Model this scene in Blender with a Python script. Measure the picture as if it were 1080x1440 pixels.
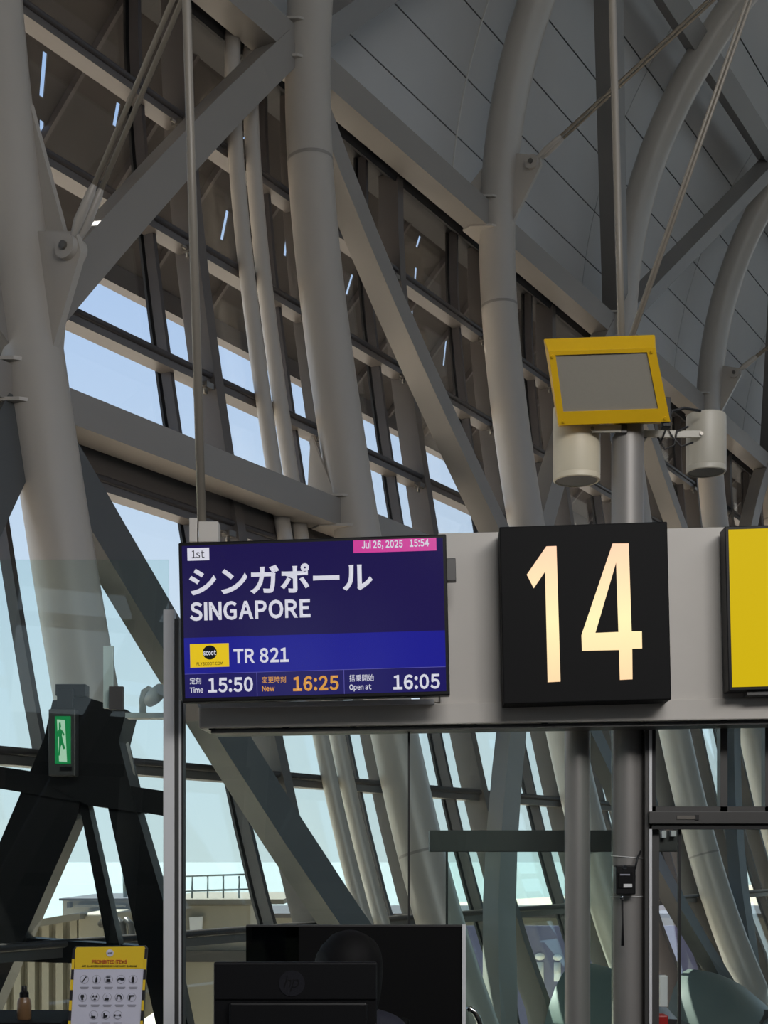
import bpy, bmesh, math, random
from math import sin, cos, tan, atan2, radians, pi, sqrt
from mathutils import Vector, Matrix, Euler
from mathutils.geometry import delaunay_2d_cdt

for o in list(bpy.data.objects): bpy.data.objects.remove(o, do_unlink=True)
scene = bpy.context.scene
COL = scene.collection
random.seed(7)

# ------------------------------------------------------------------ camera, sky, sun, exposure
EYE = 1.60
FPX = 2000.0          # focal length in pixels of the 1080x1440 frame
HOR = 1205.0          # horizon row
cam_d = bpy.data.cameras.new('camera'); cam = bpy.data.objects.new('camera', cam_d); COL.objects.link(cam)
cam.location = (0, 0, EYE); cam.rotation_euler = (pi/2, 0, 0)
cam_d.sensor_fit = 'VERTICAL'; cam_d.sensor_height = 24.0
cam_d.lens = 24.0*FPX/1440.0
cam_d.shift_y = (HOR-720.0)/1440.0
cam_d.clip_end = 2000
scene.camera = cam

scene.view_settings.view_transform = 'Standard'
scene.view_settings.look = 'None'
scene.view_settings.exposure = 0.6
scene.view_settings.gamma = 1.0
scene.view_settings.use_curve_mapping = False
scene.cycles.transparent_max_bounces = 32
scene.cycles.max_bounces = 8
scene.cycles.diffuse_bounces = 5

def lin(c):
    return tuple(((v/255)/12.92 if v/255 <= .04045 else ((v/255+.055)/1.055)**2.4) for v in c) + (1.0,)

world = bpy.data.worlds.new('sky'); scene.world = world; world.use_nodes = True
wn = world.node_tree.nodes; wl = world.node_tree.links; wn.clear()
tc = wn.new('ShaderNodeTexCoord'); sep = wn.new('ShaderNodeSeparateXYZ'); ramp = wn.new('ShaderNodeValToRGB')
bg = wn.new('ShaderNodeBackground'); out = wn.new('ShaderNodeOutputWorld')
wl.new(tc.outputs['Generated'], sep.inputs[0]); wl.new(sep.outputs['Z'], ramp.inputs[0])
cr = ramp.color_ramp
cr.elements[0].position = 0.0; cr.elements[0].color = lin((226, 240, 246))
cr.elements[1].position = 1.0; cr.elements[1].color = lin((92, 140, 208))
for p, c in ((.12, (216, 234, 249)), (.25, (200, 223, 249)), (.36, (184, 211, 247)), (.6, (140, 180, 232))):
    e = cr.elements.new(p); e.color = lin(c)
bg.inputs['Strength'].default_value = 0.68
wl.new(ramp.outputs[0], bg.inputs[0]); wl.new(bg.outputs[0], out.inputs[0])

# afternoon sun over the apron, high on the outer side of the façade
TH = math.atan((1707.5-540)/FPX); S, C = sin(TH), cos(TH)
sd = bpy.data.lights.new('sun', 'SUN'); sun = bpy.data.objects.new('sun', sd); COL.objects.link(sun)
sd.energy = 11.0; sd.angle = radians(0.6); sd.color = (1.0, .95, .88)
sun_dir = Vector((.86*.50, -.5*.50, -.866)).normalized()
sun.rotation_euler = sun_dir.to_track_quat('-Z', 'Y').to_euler()
# added fill lights, no visible source, behind and to the right of the view
def area(name, loc, target, size, energy, color):
    d = bpy.data.lights.new(name, 'AREA'); o = bpy.data.objects.new(name, d); COL.objects.link(o)
    d.shape = 'RECTANGLE'; d.size, d.size_y = size; d.energy = energy; d.color = color
    o.location = loc; o.rotation_euler = (Vector(target)-Vector(loc)).to_track_quat('-Z', 'Y').to_euler()
area('hall_fill', (9, -3, 9.5), (1, 14, 5), (8, 4), 150, (1, .97, .93))  # unseen fill added to lift the dim hall
area('sign_front_fill', (2.5, -1.2, 6.0), (.6, 6.7, 2.4), (5, 1.5), 230, (1, .97, .94))  # unseen fill added to brighten the sign fronts and beam

# ------------------------------------------------------------------ materials
def mat(name, rgb, rough=.5, metal=0., noise=0., nscale=8., bump=0., bscale=60., emit=None, estr=0., spec=.5):
    m = bpy.data.materials.new(name); m.use_nodes = True
    nt = m.node_tree; b = nt.nodes['Principled BSDF']
    b.inputs['Base Color'].default_value = lin(rgb); b.inputs['Roughness'].default_value = rough
    b.inputs['Metallic'].default_value = metal; b.inputs['Specular IOR Level'].default_value = spec
    t = nt.nodes.new('ShaderNodeTexCoord')
    if noise:
        n = nt.nodes.new('ShaderNodeTexNoise'); n.inputs['Scale'].default_value = nscale; n.inputs['Detail'].default_value = 4
        mx = nt.nodes.new('ShaderNodeMix'); mx.data_type = 'RGBA'
        a = lin(rgb); mx.inputs[6].default_value = tuple(v*(1-noise) for v in a[:3])+(1,)
        mx.inputs[7].default_value = tuple(min(1, v*(1+noise)) for v in a[:3])+(1,)
        nt.links.new(t.outputs['Object'], n.inputs['Vector']); nt.links.new(n.outputs['Fac'], mx.inputs[0])
        nt.links.new(mx.outputs[2], b.inputs['Base Color'])
    if bump:
        n2 = nt.nodes.new('ShaderNodeTexNoise'); n2.inputs['Scale'].default_value = bscale
        bp = nt.nodes.new('ShaderNodeBump'); bp.inputs['Strength'].default_value = bump; bp.inputs['Distance'].default_value = .01
        nt.links.new(t.outputs['Object'], n2.inputs['Vector']); nt.links.new(n2.outputs['Fac'], bp.inputs['Height'])
        nt.links.new(bp.outputs[0], b.inputs['Normal'])
    if emit is not None:
        b.inputs['Emission Color'].default_value = lin(emit); b.inputs['Emission Strength'].default_value = estr
    return m

def glass(name, tint, refl=1.0, dark=0.0):
    m = bpy.data.materials.new(name); m.use_nodes = True; nt = m.node_tree; nt.nodes.clear()
    o = nt.nodes.new('ShaderNodeOutputMaterial'); mx = nt.nodes.new('ShaderNodeMixShader')
    tr = nt.nodes.new('ShaderNodeBsdfTransparent'); gl = nt.nodes.new('ShaderNodeBsdfGlossy'); lw = nt.nodes.new('ShaderNodeLayerWeight'); lw.inputs[0].default_value = .5
    pw = nt.nodes.new('ShaderNodeMath'); pw.operation = 'POWER'; pw.inputs[1].default_value = 5
    fr = nt.nodes.new('ShaderNodeMath'); fr.operation = 'MULTIPLY_ADD'; fr.inputs[1].default_value = .96; fr.inputs[2].default_value = .04
    nt.links.new(lw.outputs['Facing'], pw.inputs[0]); nt.links.new(pw.outputs[0], fr.inputs[0])
    mu = nt.nodes.new('ShaderNodeMath'); mu.operation = 'MULTIPLY'; mu.inputs[1].default_value = refl; mu.use_clamp = True
    tr.inputs[0].default_value = tuple(tint)+(1,); gl.inputs['Roughness'].default_value = 0.0
    gl.inputs[0].default_value = (1, 1, 1, 1)
    nt.links.new(fr.outputs[0], mu.inputs[0]); nt.links.new(mu.outputs[0], mx.inputs[0])
    nt.links.new(tr.outputs[0], mx.inputs[1]); nt.links.new(gl.outputs[0], mx.inputs[2]); nt.links.new(mx.outputs[0], o.inputs[0])
    return m

M = dict(
    steel=mat('painted_steel', (176, 170, 162), .32, noise=.03, nscale=3),
    brace=mat('painted_brace', (142, 137, 131), .45, noise=.03, nscale=3),
    lowbrace=mat('shaded_brace', (82, 84, 84), .5, noise=.04),  # brace tone darkened for the shade the lower braces stand in
    frame=mat('facade_frame', (66, 62, 62), .4, noise=.05),
    thickm=mat('facade_mullion', (92, 87, 84), .42, noise=.04),
    seal=mat('black_gasket', (16, 16, 17), .5),
    ceil=mat('ceiling_panel', (190, 189, 188), .62, noise=.03, nscale=2),
    seam=mat('ceiling_seam', (40, 40, 42), .7),
    seamlight=mat('bright_joint_strip', (205, 203, 198), .4),
    roofbeam=mat('roof_brace', (128, 125, 122), .42, noise=.03),
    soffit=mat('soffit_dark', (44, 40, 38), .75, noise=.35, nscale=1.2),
    cable=mat('tie_rod', (128, 122, 112), .4, noise=.05),
    cap=mat('bolt', (120, 116, 110), .35, .6),
    column=mat('satin_steel_column', (138, 135, 132), .46, .3, noise=.04, nscale=5),
    beam=mat('sign_beam_grey', (196, 191, 184), .5, noise=.03),
    black=mat('black_plastic', (13, 13, 15), .45, spec=.25),
    signblack=mat('sign_black', (17, 17, 18), .6, spec=.15),
    matte=mat('matte_black', (8, 8, 9), .7, spec=.15),
    silver=mat('anodised_aluminium', (226, 226, 228), .42, .1, noise=.03),
    dgrey=mat('dark_aluminium', (78, 77, 76), .4, .4, noise=.04),
    yellow=mat('yellow_paint', (214, 170, 8), .42, noise=.05),
    lens=mat('frosted_lens', (138, 134, 124), .55, noise=.06, nscale=120),
    cream=mat('cream_speaker', (212, 203, 180), .42, noise=.03),
    speak=mat('grey_speaker', (176, 172, 160), .42, noise=.03),
    rubber=mat('cable_rubber', (24, 24, 26), .5),
    floor=mat('carpet', (72, 70, 70), .9, noise=.2, nscale=40),
    wall=mat('wall_paint', (120, 118, 115), .8),
    apron=mat('apron_concrete', (180, 169, 153), .9, noise=.08, nscale=.6),
    sea=mat('sea_water', (122, 134, 136), .7, noise=.1, nscale=.05),
    bridge=mat('bridge_white', (150, 144, 130), .5, noise=.06, nscale=2),
    bridgeroof=mat('bridge_roof', (112, 108, 98), .6, noise=.08),
    rail=mat('handrail', (120, 135, 138), .5),
    hood=mat('hood_grey_green', (104, 116, 112), .4, noise=.04),
    red=mat('red_plastic', (170, 22, 22), .4),
    chrome=mat('chrome', (215, 215, 215), .08, 1.),
    bottle=mat('amber_bottle', (110, 84, 58), .3),
    skin=mat('skin', (190, 146, 118), .55), hair=mat('hair', (9, 8, 9), .7, spec=.2, noise=.3, nscale=60),
    cloth=mat('navy_cloth', (24, 26, 40), .8),
    purple=mat('hoarding_purple', (92, 92, 128), .6, noise=.3, nscale=1.3),
    white=mat('white_plastic', (225, 225, 225), .4),
    paper=mat('poster_paper', (206, 206, 222), .6),
    posteryellow=mat('poster_yellow', (232, 196, 40), .5, noise=.05),
    ink=mat('ink_black', (30, 30, 36), .6), inkred=mat('ink_red', (196, 84, 40), .6), inkgrey=mat('ink_grey', (150, 150, 162), .6),
    g_fac=glass('facade_glass', (.97, .975, .975), .9),
    g_scr=glass('screen_glass', (.905, .965, .945), .6),
    g_dark=glass('smoked_glass', (.10, .11, .11), 1.0),
    scr_navy=mat('screen_navy', (6, 4, 14), .12, spec=.3, emit=(34, 26, 84), estr=0.495),
    scr_blue=mat('screen_blue', (4, 4, 16), .12, spec=.3, emit=(34, 34, 150), estr=0.528),
    scr_low=mat('screen_low', (4, 4, 14), .12, spec=.3, emit=(34, 28, 100), estr=0.528),
    scr_mag=mat('screen_magenta', (60, 5, 40), .3, emit=(206, 44, 150), estr=0.561),
    scr_white=mat('screen_white', (40, 40, 44), .3, emit=(222, 222, 235), estr=0.561),
    scr_orange=mat('screen_orange', (40, 25, 5), .3, emit=(226, 160, 72), estr=0.561),
    scr_yellow=mat('screen_yellow', (50, 42, 5), .3, emit=(236, 200, 20), estr=0.561),
    scr_line=mat('screen_line', (20, 20, 60), .3, emit=(96, 92, 180), estr=0.462),
    scr_black=mat('screen_black', (4, 4, 6), .3),
    lit_yellow=mat('lit_yellow', (40, 32, 0), .5, spec=.1, emit=(226, 194, 0), estr=0.528),
    green=mat('exit_green', (10, 90, 50), .4, emit=(20, 150, 80), estr=0.330),
    greenlit=mat('exit_pictogram_light', (90, 120, 100), .4, emit=(190, 225, 195), estr=0.462),
)
# lit numerals: tube light behind, warmer towards the ends of the box
def lit_numeral():
    m = bpy.data.materials.new('lit_numeral'); m.use_nodes = True; nt = m.node_tree; b = nt.nodes['Principled BSDF']
    t = nt.nodes.new('ShaderNodeTexCoord'); s = nt.nodes.new('ShaderNodeSeparateXYZ'); r = nt.nodes.new('ShaderNodeValToRGB')
    mr = nt.nodes.new('ShaderNodeMapRange'); mr.inputs[1].default_value = -.33; mr.inputs[2].default_value = .33
    nt.links.new(t.outputs['Object'], s.inputs[0]); nt.links.new(s.outputs['Z'], mr.inputs[0]); nt.links.new(mr.outputs[0], r.inputs[0])
    r.color_ramp.elements[0].color = lin((255, 208, 160)); r.color_ramp.elements[1].color = lin((255, 200, 166))
    e = r.color_ramp.elements.new(.45); e.color = lin((255, 236, 176))
    nt.links.new(r.outputs[0], b.inputs['Emission Color']); b.inputs['Emission Strength'].default_value = .68
    b.inputs['Base Color'].default_value = (.1, .08, .05, 1)
    return m
M['num'] = lit_numeral()

# ------------------------------------------------------------------ object helpers
FR_LOC = Vector((-2.10097, 11.2620, 0)); FR_ROT = atan2(C, S)     # façade frame: x along the façade, y outwards, z up
def new_obj(name, bm, m, parent=None, frame=False, smooth=False):
    me = bpy.data.meshes.new(name)
    bmesh.ops.recalc_face_normals(bm, faces=bm.faces)
    bm.to_mesh(me); bm.free()
    for mm in (m if isinstance(m, (list, tuple)) else [m]): me.materials.append(mm)
    if smooth:
        for p in me.polygons: p.use_smooth = True
    o = bpy.data.objects.new(name, me); COL.objects.link(o)
    if parent is not None: o.parent = parent
    elif frame: o.location = FR_LOC; o.rotation_euler = (0, 0, FR_ROT)
    return o
def empty(name, loc=(0, 0, 0), rot=(0, 0, 0), frame=False):
    o = bpy.data.objects.new(name, None); COL.objects.link(o); o.empty_display_size = .1
    if frame: o.location = FR_LOC; o.rotation_euler = (0, 0, FR_ROT)
    else: o.location = loc; o.rotation_euler = rot
    return o
def fempty(name, s, u, z):
    o = empty(name); o.location = fw(s, u, z); o.rotation_euler = (0, 0, FR_ROT); return o
def fw(s, u, z):
    return Vector((FR_LOC.x+s*S-u*C, FR_LOC.y+s*C+u*S, z))
def tag(o, label=None, cat=None, group=None, kind=None):
    if label: o['label'] = label
    if cat: o['category'] = cat
    if group: o['group'] = group
    if kind: o['kind'] = kind
    return o
def BM(): return bmesh.new()
def add_box(bm, lo, hi, mi=0):
    x0, y0, z0 = lo; x1, y1, z1 = hi
    v = [bm.verts.new(p) for p in ((x0, y0, z0), (x1, y0, z0), (x1, y1, z0), (x0, y1, z0), (x0, y0, z1), (x1, y0, z1), (x1, y1, z1), (x0, y1, z1))]
    for f in ((0, 3, 2, 1), (4, 5, 6, 7), (0, 1, 5, 4), (1, 2, 6, 5), (2, 3, 7, 6), (3, 0, 4, 7)):
        fc = bm.faces.new([v[i] for i in f]); fc.material_index = mi
    return v
def bevel(bm, w=.005, seg=2):
    bmesh.ops.bevel(bm, geom=list(bm.edges), offset=w, segments=seg, affect='EDGES', profile=.5, clamp_overlap=True)
def bev_box(lo, hi, w=.005, seg=2):
    bm = BM(); add_box(bm, lo, hi); bevel(bm, w, seg); return bm
def add_tube(bm, pts, rad, seg=16, caps=True):
    pts = [Vector(p) for p in pts]
    if not isinstance(rad, (list, tuple)): rad = [rad]*len(pts)
    rings = []; prev = None
    for i, p in enumerate(pts):
        t = (pts[min(i+1, len(pts)-1)]-pts[max(i-1, 0)]).normalized()
        if prev is None:
            a = Vector((0, 0, 1)) if abs(t.z) < .9 else Vector((1, 0, 0)); n = t.cross(a).normalized()
        else: n = (prev-t*prev.dot(t)).normalized()
        prev = n; b = t.cross(n)
        rings.append([bm.verts.new(p+(n*cos(2*pi*k/seg)+b*sin(2*pi*k/seg))*rad[i]) for k in range(seg)])
    for r0, r1 in zip(rings, rings[1:]):
        for k in range(seg):
            bm.faces.new((r0[k], r0[(k+1) % seg], r1[(k+1) % seg], r1[k])).smooth = True
    if caps: bm.faces.new(rings[0][::-1]); bm.faces.new(rings[-1])
def add_cyl(bm, a, b, r, seg=20): add_tube(bm, [a, b], r, seg)
def shade(o, ang=40):
    for p in o.data.polygons: p.use_smooth = True
    try: o.data.set_sharp_from_angle(angle=radians(ang))
    except Exception: pass
    return o
def lathe(bm, prof, seg=24, axis='z', org=(0, 0, 0)):
    rings = []
    for r, z in prof:
        ring = []
        for k in range(seg):
            a = 2*pi*k/seg
            p = (r*cos(a), r*sin(a), z) if axis == 'z' else ((r*cos(a), z, r*sin(a)) if axis == 'y' else (z, r*cos(a), r*sin(a)))
            ring.append(bm.verts.new(Vector(p)+Vector(org)))
        rings.append(ring)
    for r0, r1 in zip(rings, rings[1:]):
        for k in range(seg): bm.faces.new((r0[k], r0[(k+1) % seg], r1[(k+1) % seg], r1[k]))
    bm.faces.new(rings[0][::-1]); bm.faces.new(rings[-1])
def sweep_rect(bm, pts, vw, vd, w, d):
    """box beam along pts; vw, vd: lists of unit vectors for width and depth; w,d full sizes"""
    rings = []
    for p, a, b in zip(pts, vw, vd):
        rings.append([bm.verts.new(p+a*(sx*w/2)+b*(sy*d/2)) for sx, sy in ((-1, -1), (1, -1), (1, 1), (-1, 1))])
    for r0, r1 in zip(rings, rings[1:]):
        for k in range(4): bm.faces.new((r0[k], r0[(k+1) % 4], r1[(k+1) % 4], r1[k]))
    bm.faces.new(rings[0][::-1]); bm.faces.new(rings[-1])
def P(px, py, Y): return Vector(((px-540)*Y/FPX, Y, EYE+(HOR-py)*Y/FPX))

# ------------------------------------------------------------------ the arched section of the building
CU = [1.44455524, -6.53056501e-01, 4.39414377e-01, -1.54982773e-01, 4.36156138e-03]
def U(h):
    h = max(h, -2.2); return sum(c*(h/5)**i for i, c in enumerate(CU, 1))
SEC = []                       # (u, z) of the rib centre line from the floor over the crown
h = -4.2
while h < 13.9: SEC.append((U(h), h+EYE)); h += .4
u, z = SEC[-1]; a = atan2(SEC[-1][1]-SEC[-2][1], SEC[-1][0]-SEC[-2][0])
while a < pi+.02: a += .4/7.5; u += .4*cos(a); z += .4*sin(a); SEC.append((u, z))
NC = len(SEC)
while u > -19: u += .8*cos(a); z += .8*sin(a); SEC.append((u, z))
def sec_norm(i):
    p, q = SEC[max(i-1, 0)], SEC[min(i+1, len(SEC)-1)]
    t = Vector((q[0]-p[0], q[1]-p[1])).normalized(); return Vector((t.y, -t.x))      # outward
def sec_off(i, d):
    n = sec_norm(i); return (SEC[i][0]+n.x*d, SEC[i][1]+n.y*d)
def at_h(h, off=0.):
    """point (u,z) on the section at height h above eye level, pushed out horizontally"""
    zz = h+EYE
    for i in range(len(SEC)-1):
        if SEC[i][1] <= zz <= SEC[i+1][1]:
            t = (zz-SEC[i][1])/(SEC[i+1][1]-SEC[i][1]); return (SEC[i][0]+(SEC[i+1][0]-SEC[i][0])*t+off, zz)
    return (SEC[-1][0]+off, zz)
def tan_h(h):
    a, b = at_h(h-.2), at_h(h+.2); return Vector((0, b[0]-a[0], b[1]-a[1])).normalized()

# ------------------------------------------------------------------ floor, apron, right wall
def fquad(name, s0, s1, u0, u1, z, m, kind='structure', th=.2):
    bm = BM(); add_box(bm, (s0, u0, z-th), (s1, u1, z)); o = new_obj(name, bm, m, frame=True); tag(o, kind=kind); return o
bm = BM(); add_box(bm, (-22, -32, -.2), (22, 7.7, 0)); tag(new_obj('floor', bm, M['floor']), kind='structure')
fquad('lower_floor', -34, 62, -19.5, .1, -2.6, M['floor'])
fquad('ground', -160, 300, .05, 80, -4.5, M['apron'])
fquad('sea', -3000, 3000, 80, 4000, -6.0, M['sea'])
fquad('wall_base', -34, 62, -.35, .05, -2.7, M['wall'], th=1.8)
bm = BM(); add_box(bm, (-34, -19.6, 0), (62, -19.3, 13.5)); tag(new_obj('wall_right', bm, M['wall'], frame=True), kind='structure')

# ------------------------------------------------------------------ ceiling of curved panels
ceil = empty('ceiling', frame=True); tag(ceil, kind='structure')
CO = .80
# dense polyline of the ceiling curve by arc length, starting behind the eaves beam
cp = []
for i in range(len(SEC)):
    q = sec_off(i, CO)
    if q[1]-EYE > 9.05: cp.append(Vector((0, q[0], q[1])))
q0 = at_h(9.25, .42); cp.insert(0, Vector((0, q0[0], q0[1])))
L = [0.]
for a_, b_ in zip(cp, cp[1:]): L.append(L[-1]+(b_-a_).length)
def cpt(l):
    for i in range(len(L)-1):
        if L[i] <= l <= L[i+1]:
            t = (l-L[i])/(L[i+1]-L[i]); return cp[i].lerp(cp[i+1], t)
    return cp[-1]
def strip_mesh(l0, l1, s0, s1, th, gap, nseg=3):
    bm = BM(); A = []
    for k in range(nseg+1):
        l = l0+gap+(l1-l0-2*gap)*k/nseg; p = cpt(l); t = (cpt(l+.05)-cpt(l-.05)); n = Vector((0, t.z, -t.y)).normalized()
        A.append([bm.verts.new((s, p.y+n.y*d, p.z+n.z*d)) for s, d in ((s0+gap, 0), (s1-gap, 0), (s1-gap, th), (s0+gap, th))])
    for r0, r1 in zip(A, A[1:]):
        for k in range(4): bm.faces.new((r0[k], r0[(k+1) % 4], r1[(k+1) % 4], r1[k]))
    bm.faces.new(A[0][::-1]); bm.faces.new(A[-1]); return bm
rows = [.0]; 
while rows[-1]+.82 < L[-1]-.2 and len(rows) < 13: rows.append(rows[-1]+.82)
for r, (l0, l1) in enumerate(zip(rows, rows[1:])):
    first = None
    for n in range(-2, 17):
        s0 = 2.5*n*2 if r >= 0 else 0
        if first is None:
            first = new_obj('ceiling_panel', strip_mesh(l0, l1, 0, 5, .03, .011), M['ceil'], ceil); shade(first, 30); o = first
        else:
            o = first.copy(); COL.objects.link(o); o.parent = ceil
        o.location = (s0, 0, 0)
# backing skin (dark joints show it) and the plain remainder of the roof
bm = BM(); ring = []
for k in range(61):
    l = L[-1]*k/60; p = cpt(l); t = cpt(min(l+.05, L[-1]))-cpt(max(l-.05, 0)); n = Vector((0, t.z, -t.y)).normalized()
    ring.append([bm.verts.new((s, p.y+n.y*d, p.z+n.z*d)) for s, d in ((-34, .045), (62, .045), (62, .2), (-34, .2))])
for r0, r1 in zip(ring, ring[1:]):
    for k in range(4): bm.faces.new((r0[k], r0[(k+1) % 4], r1[(k+1) % 4], r1[k]))
bm.faces.new(ring[0][::-1]); bm.faces.new(ring[-1])
o = new_obj('roof_skin', bm, M['seam'], ceil); shade(o, 30)
bm = BM(); ring = []
for k in range(41):
    l = rows[-1]+(L[-1]-rows[-1])*k/40; p = cpt(l); t = cpt(min(l+.05, L[-1]))-cpt(max(l-.05, 0)); n = Vector((0, t.z, -t.y)).normalized()
    ring.append([bm.verts.new((s, p.y+n.y*d, p.z+n.z*d)) for s, d in ((-34, 0), (62, 0), (62, .04), (-34, .04))])
for r0, r1 in zip(ring, ring[1:]):
    for k in range(4): bm.faces.new((r0[k], r0[(k+1) % 4], r1[(k+1) % 4], r1[k]))
bm.faces.new(ring[0][::-1]); bm.faces.new(ring[-1])
o = new_obj('upper_lining', bm, M['ceil'], ceil); shade(o, 30)
# pale joint strips that run up the vault
for s in (10,):
    bm = strip_mesh(.0, 3.6, s-.012, s+.012, .02, 0, 10)
    bmesh.ops.translate(bm, verts=bm.verts, vec=(0, -.015, -.012)); new_obj('joint_strip', bm, M['seamlight'], ceil)

# ------------------------------------------------------------------ eaves overhang outside, with slits of daylight
def sof(t): # t 0 (at wall head) .. 1 (outer edge)
    return (U(9)+.95+2.0*t, EYE+9.45-2.05*t)
slits = [((2.87, 8.3), (2.63, 8.59)), ((3.16, 8.02), (3.03, 8.15)), ((3.93, 8.42), (3.81, 8.59)), ((3.51, 8.96), (3.45, 9.01)), ((5.75, 8.94), (5.69, 9.01)),
         ((7.73, 9.11), (7.61, 9.24)), ((9.93, 9.1), (9.84, 9.21)), ((10.36, 8.83), (10.21, 8.93)), ((11.01, 8.39), (10.75, 8.55)), ((12.41, 8.22), (11.95, 8.53)),
         ((7.6, 8.29), (7.42, 8.45)), ((9.2, 8.3), (9.05, 8.5)), ((13.4, 8.5), (13.1, 8.7)), ((14.6, 8.2), (14.3, 8.45)), ((12.9, 9.0), (12.75, 9.1)), ((15.8, 8.7), (15.5, 8.9)),
         ((17.5, 8.3), (17.1, 8.6)), ((19.5, 8.5), (19.1, 8.8)), ((22, 8.3), (21.6, 8.6)), ((1.2, 8.8), (1.05, 8.95)), ((4.6, 8.1), (4.5, 8.25)), ((6.4, 8.1), (6.2, 8.35))]
V = []; E_ = []; polys = []
def add_poly(pts):
    i0 = len(V); V.extend(Vector(p) for p in pts); n = len(pts)
    E_.extend((i0+k, i0+(k+1) % n) for k in range(n)); polys.append(pts)
outer = [(-34, 0), (62, 0), (62, 1), (-34, 1)]
i0 = len(V); V.extend(Vector(p) for p in outer); E_.extend((i0+k, i0+(k+1) % 4) for k in range(4))
centers = []
for (s0, h0), (s1, h1) in slits:
    t0 = (9.45-h0)/2.05; t1 = (9.45-h1)/2.05; w = .035
    add_poly([(s0-w, t0), (s0+w, t0), (s1+w, t1), (s1-w, t1)]); centers.append(((s0+s1)/2, (t0+t1)/2))
    E_.append
vv, ee, ff, *_ = delaunay_2d_cdt(V, E_, [], 1, 1e-6)
def inside(p, poly):
    c = False; n = len(poly)
    for i in range(n):
        a_, b_ = poly[i], poly[(i+1) % n]
        if (a_[1] > p[1]) != (b_[1] > p[1]) and p[0] < (b_[0]-a_[0])*(p[1]-a_[1])/(b_[1]-a_[1])+a_[0]: c = not c
    return c
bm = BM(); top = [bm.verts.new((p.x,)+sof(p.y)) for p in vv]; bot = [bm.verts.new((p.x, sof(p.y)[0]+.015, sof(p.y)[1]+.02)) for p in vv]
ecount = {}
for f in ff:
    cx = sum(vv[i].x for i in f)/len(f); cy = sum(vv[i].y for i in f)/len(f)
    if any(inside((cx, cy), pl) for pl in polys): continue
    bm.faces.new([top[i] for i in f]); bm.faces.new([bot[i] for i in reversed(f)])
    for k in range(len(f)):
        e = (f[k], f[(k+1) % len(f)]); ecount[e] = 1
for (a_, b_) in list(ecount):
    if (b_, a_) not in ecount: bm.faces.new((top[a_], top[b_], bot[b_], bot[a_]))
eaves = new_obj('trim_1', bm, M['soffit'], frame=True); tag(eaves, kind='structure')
# ragged-edge gutter and closing wall head
bm = BM(); u1, z1 = sof(1.0); add_box(bm, (-34, u1-.05, z1-.22), (62, u1+.12, z1+.03)); new_obj('gutter', bm, M['frame'], eaves)
bm = BM(); add_box(bm, (-34, U(9)+.36, EYE+9.2), (62, U(9)+1.1, EYE+9.55)); new_obj('wall_head', bm, M['seal'], eaves)
# soffit ribs under the overhang
first = None
for k in range(-10, 40):
    if first is None:
        bm = BM(); a0, a1 = sof(0.), sof(1.)
        pts = [Vector((0, a0[0], a0[1]-.05)), Vector((0, a1[0], a1[1]-.05))]; d = (pts[1]-pts[0]).normalized()
        sweep_rect(bm, pts, [Vector((1, 0, 0))]*2, [Vector((0, d.z, -d.y))]*2, .05, .1)
        first = new_obj('outrigger', bm, M['frame'], eaves); o = first
    else: o = first.copy(); COL.objects.link(o); o.parent = eaves
    o.location = (1.25*k+.31*2, 0, 0)

# ------------------------------------------------------------------ façade glazing (window_1): mullions, transoms, panes
win = empty('window_1', frame=True); tag(win, kind='structure')
OFF = .62
heights = [-1.55, -.68, .15, .86, 2.2, 3.47, 5.05, 6.52, 7.88, 9.2]
trans_h = [-2.5, -.68, .84, 3.47, 5.05, 6.52, 7.88]
def mullion(w, d, off, h0, h1, n=14):
    bm = BM(); pts = []; vd = []
    for k in range(n+1):
        hh = h0+(h1-h0)*k/n; p = at_h(hh, off); pts.append(Vector((0, p[0], p[1]))); t = tan_h(hh); vd.append(Vector((0, t.z, -t.y)))
    sweep_rect(bm, pts, [Vector((1, 0, 0))]*len(pts), vd, w, d); return bm
mA = new_obj('mullion', mullion(.15, .30, OFF, -4.1, 9.2, 18), M['thickm'], win)
mA2 = new_obj('mullion', mullion(.15, .30, OFF, .75, 9.2), M['thickm'], win); mA2.location = (.63, 0, 0)
mB2 = new_obj('glazing_bar', mullion(.055, .12, OFF+.06, .75, 9.2), M['frame'], win); mB2.location = (.08, 0, 0)
mB = new_obj('glazing_bar', mullion(.055, .12, OFF+.06, -4.1, 9.2, 18), M['frame'], win)
gk = new_obj('gasket', mullion(.10, .03, OFF+.16, -4.1, 9.2, 18), M['seal'], win)
tks = [.63+2.5*k for k in range(-10, 19)]
tks[11] += .25; tks[13] -= .15
for k, s in enumerate(tks):
    dd = {1: -.61, 2: -.58, 3: -.63, 4: -.70}.get(k-10, -.55)
    for src, ds in ((mA, 0), (mB, dd), (gk, dd)):
        if k == 10: continue
        if k == 0: o = src
        else: o = src.copy(); COL.objects.link(o); o.parent = win
        o.location = (s+ds, 0, 0)
for th_ in trans_h:
    p = at_h(th_, OFF); bm = BM()
    sweep_rect(bm, [Vector((-26, p[0], p[1]-.06)), Vector((50, p[0], p[1]-.06))], [Vector((0, 1, 0))]*2, [Vector((0, 0, 1))]*2, .20, .10)
    new_obj('transom', bm, M['thickm'], win)
    bm = BM(); add_cyl(bm, (-26, p[0]-.10, p[1]), (50, p[0]-.10, p[1]), .035, 10); new_obj('transom_rail', bm, M['frame'], win)
p = at_h(3.68, OFF); bm = BM(); add_box(bm, (-26, p[0]-.12, p[1]-.20), (50, p[0]+.12, p[1]+.22)); new_obj('spandrel', bm, M['thickm'], win)
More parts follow.
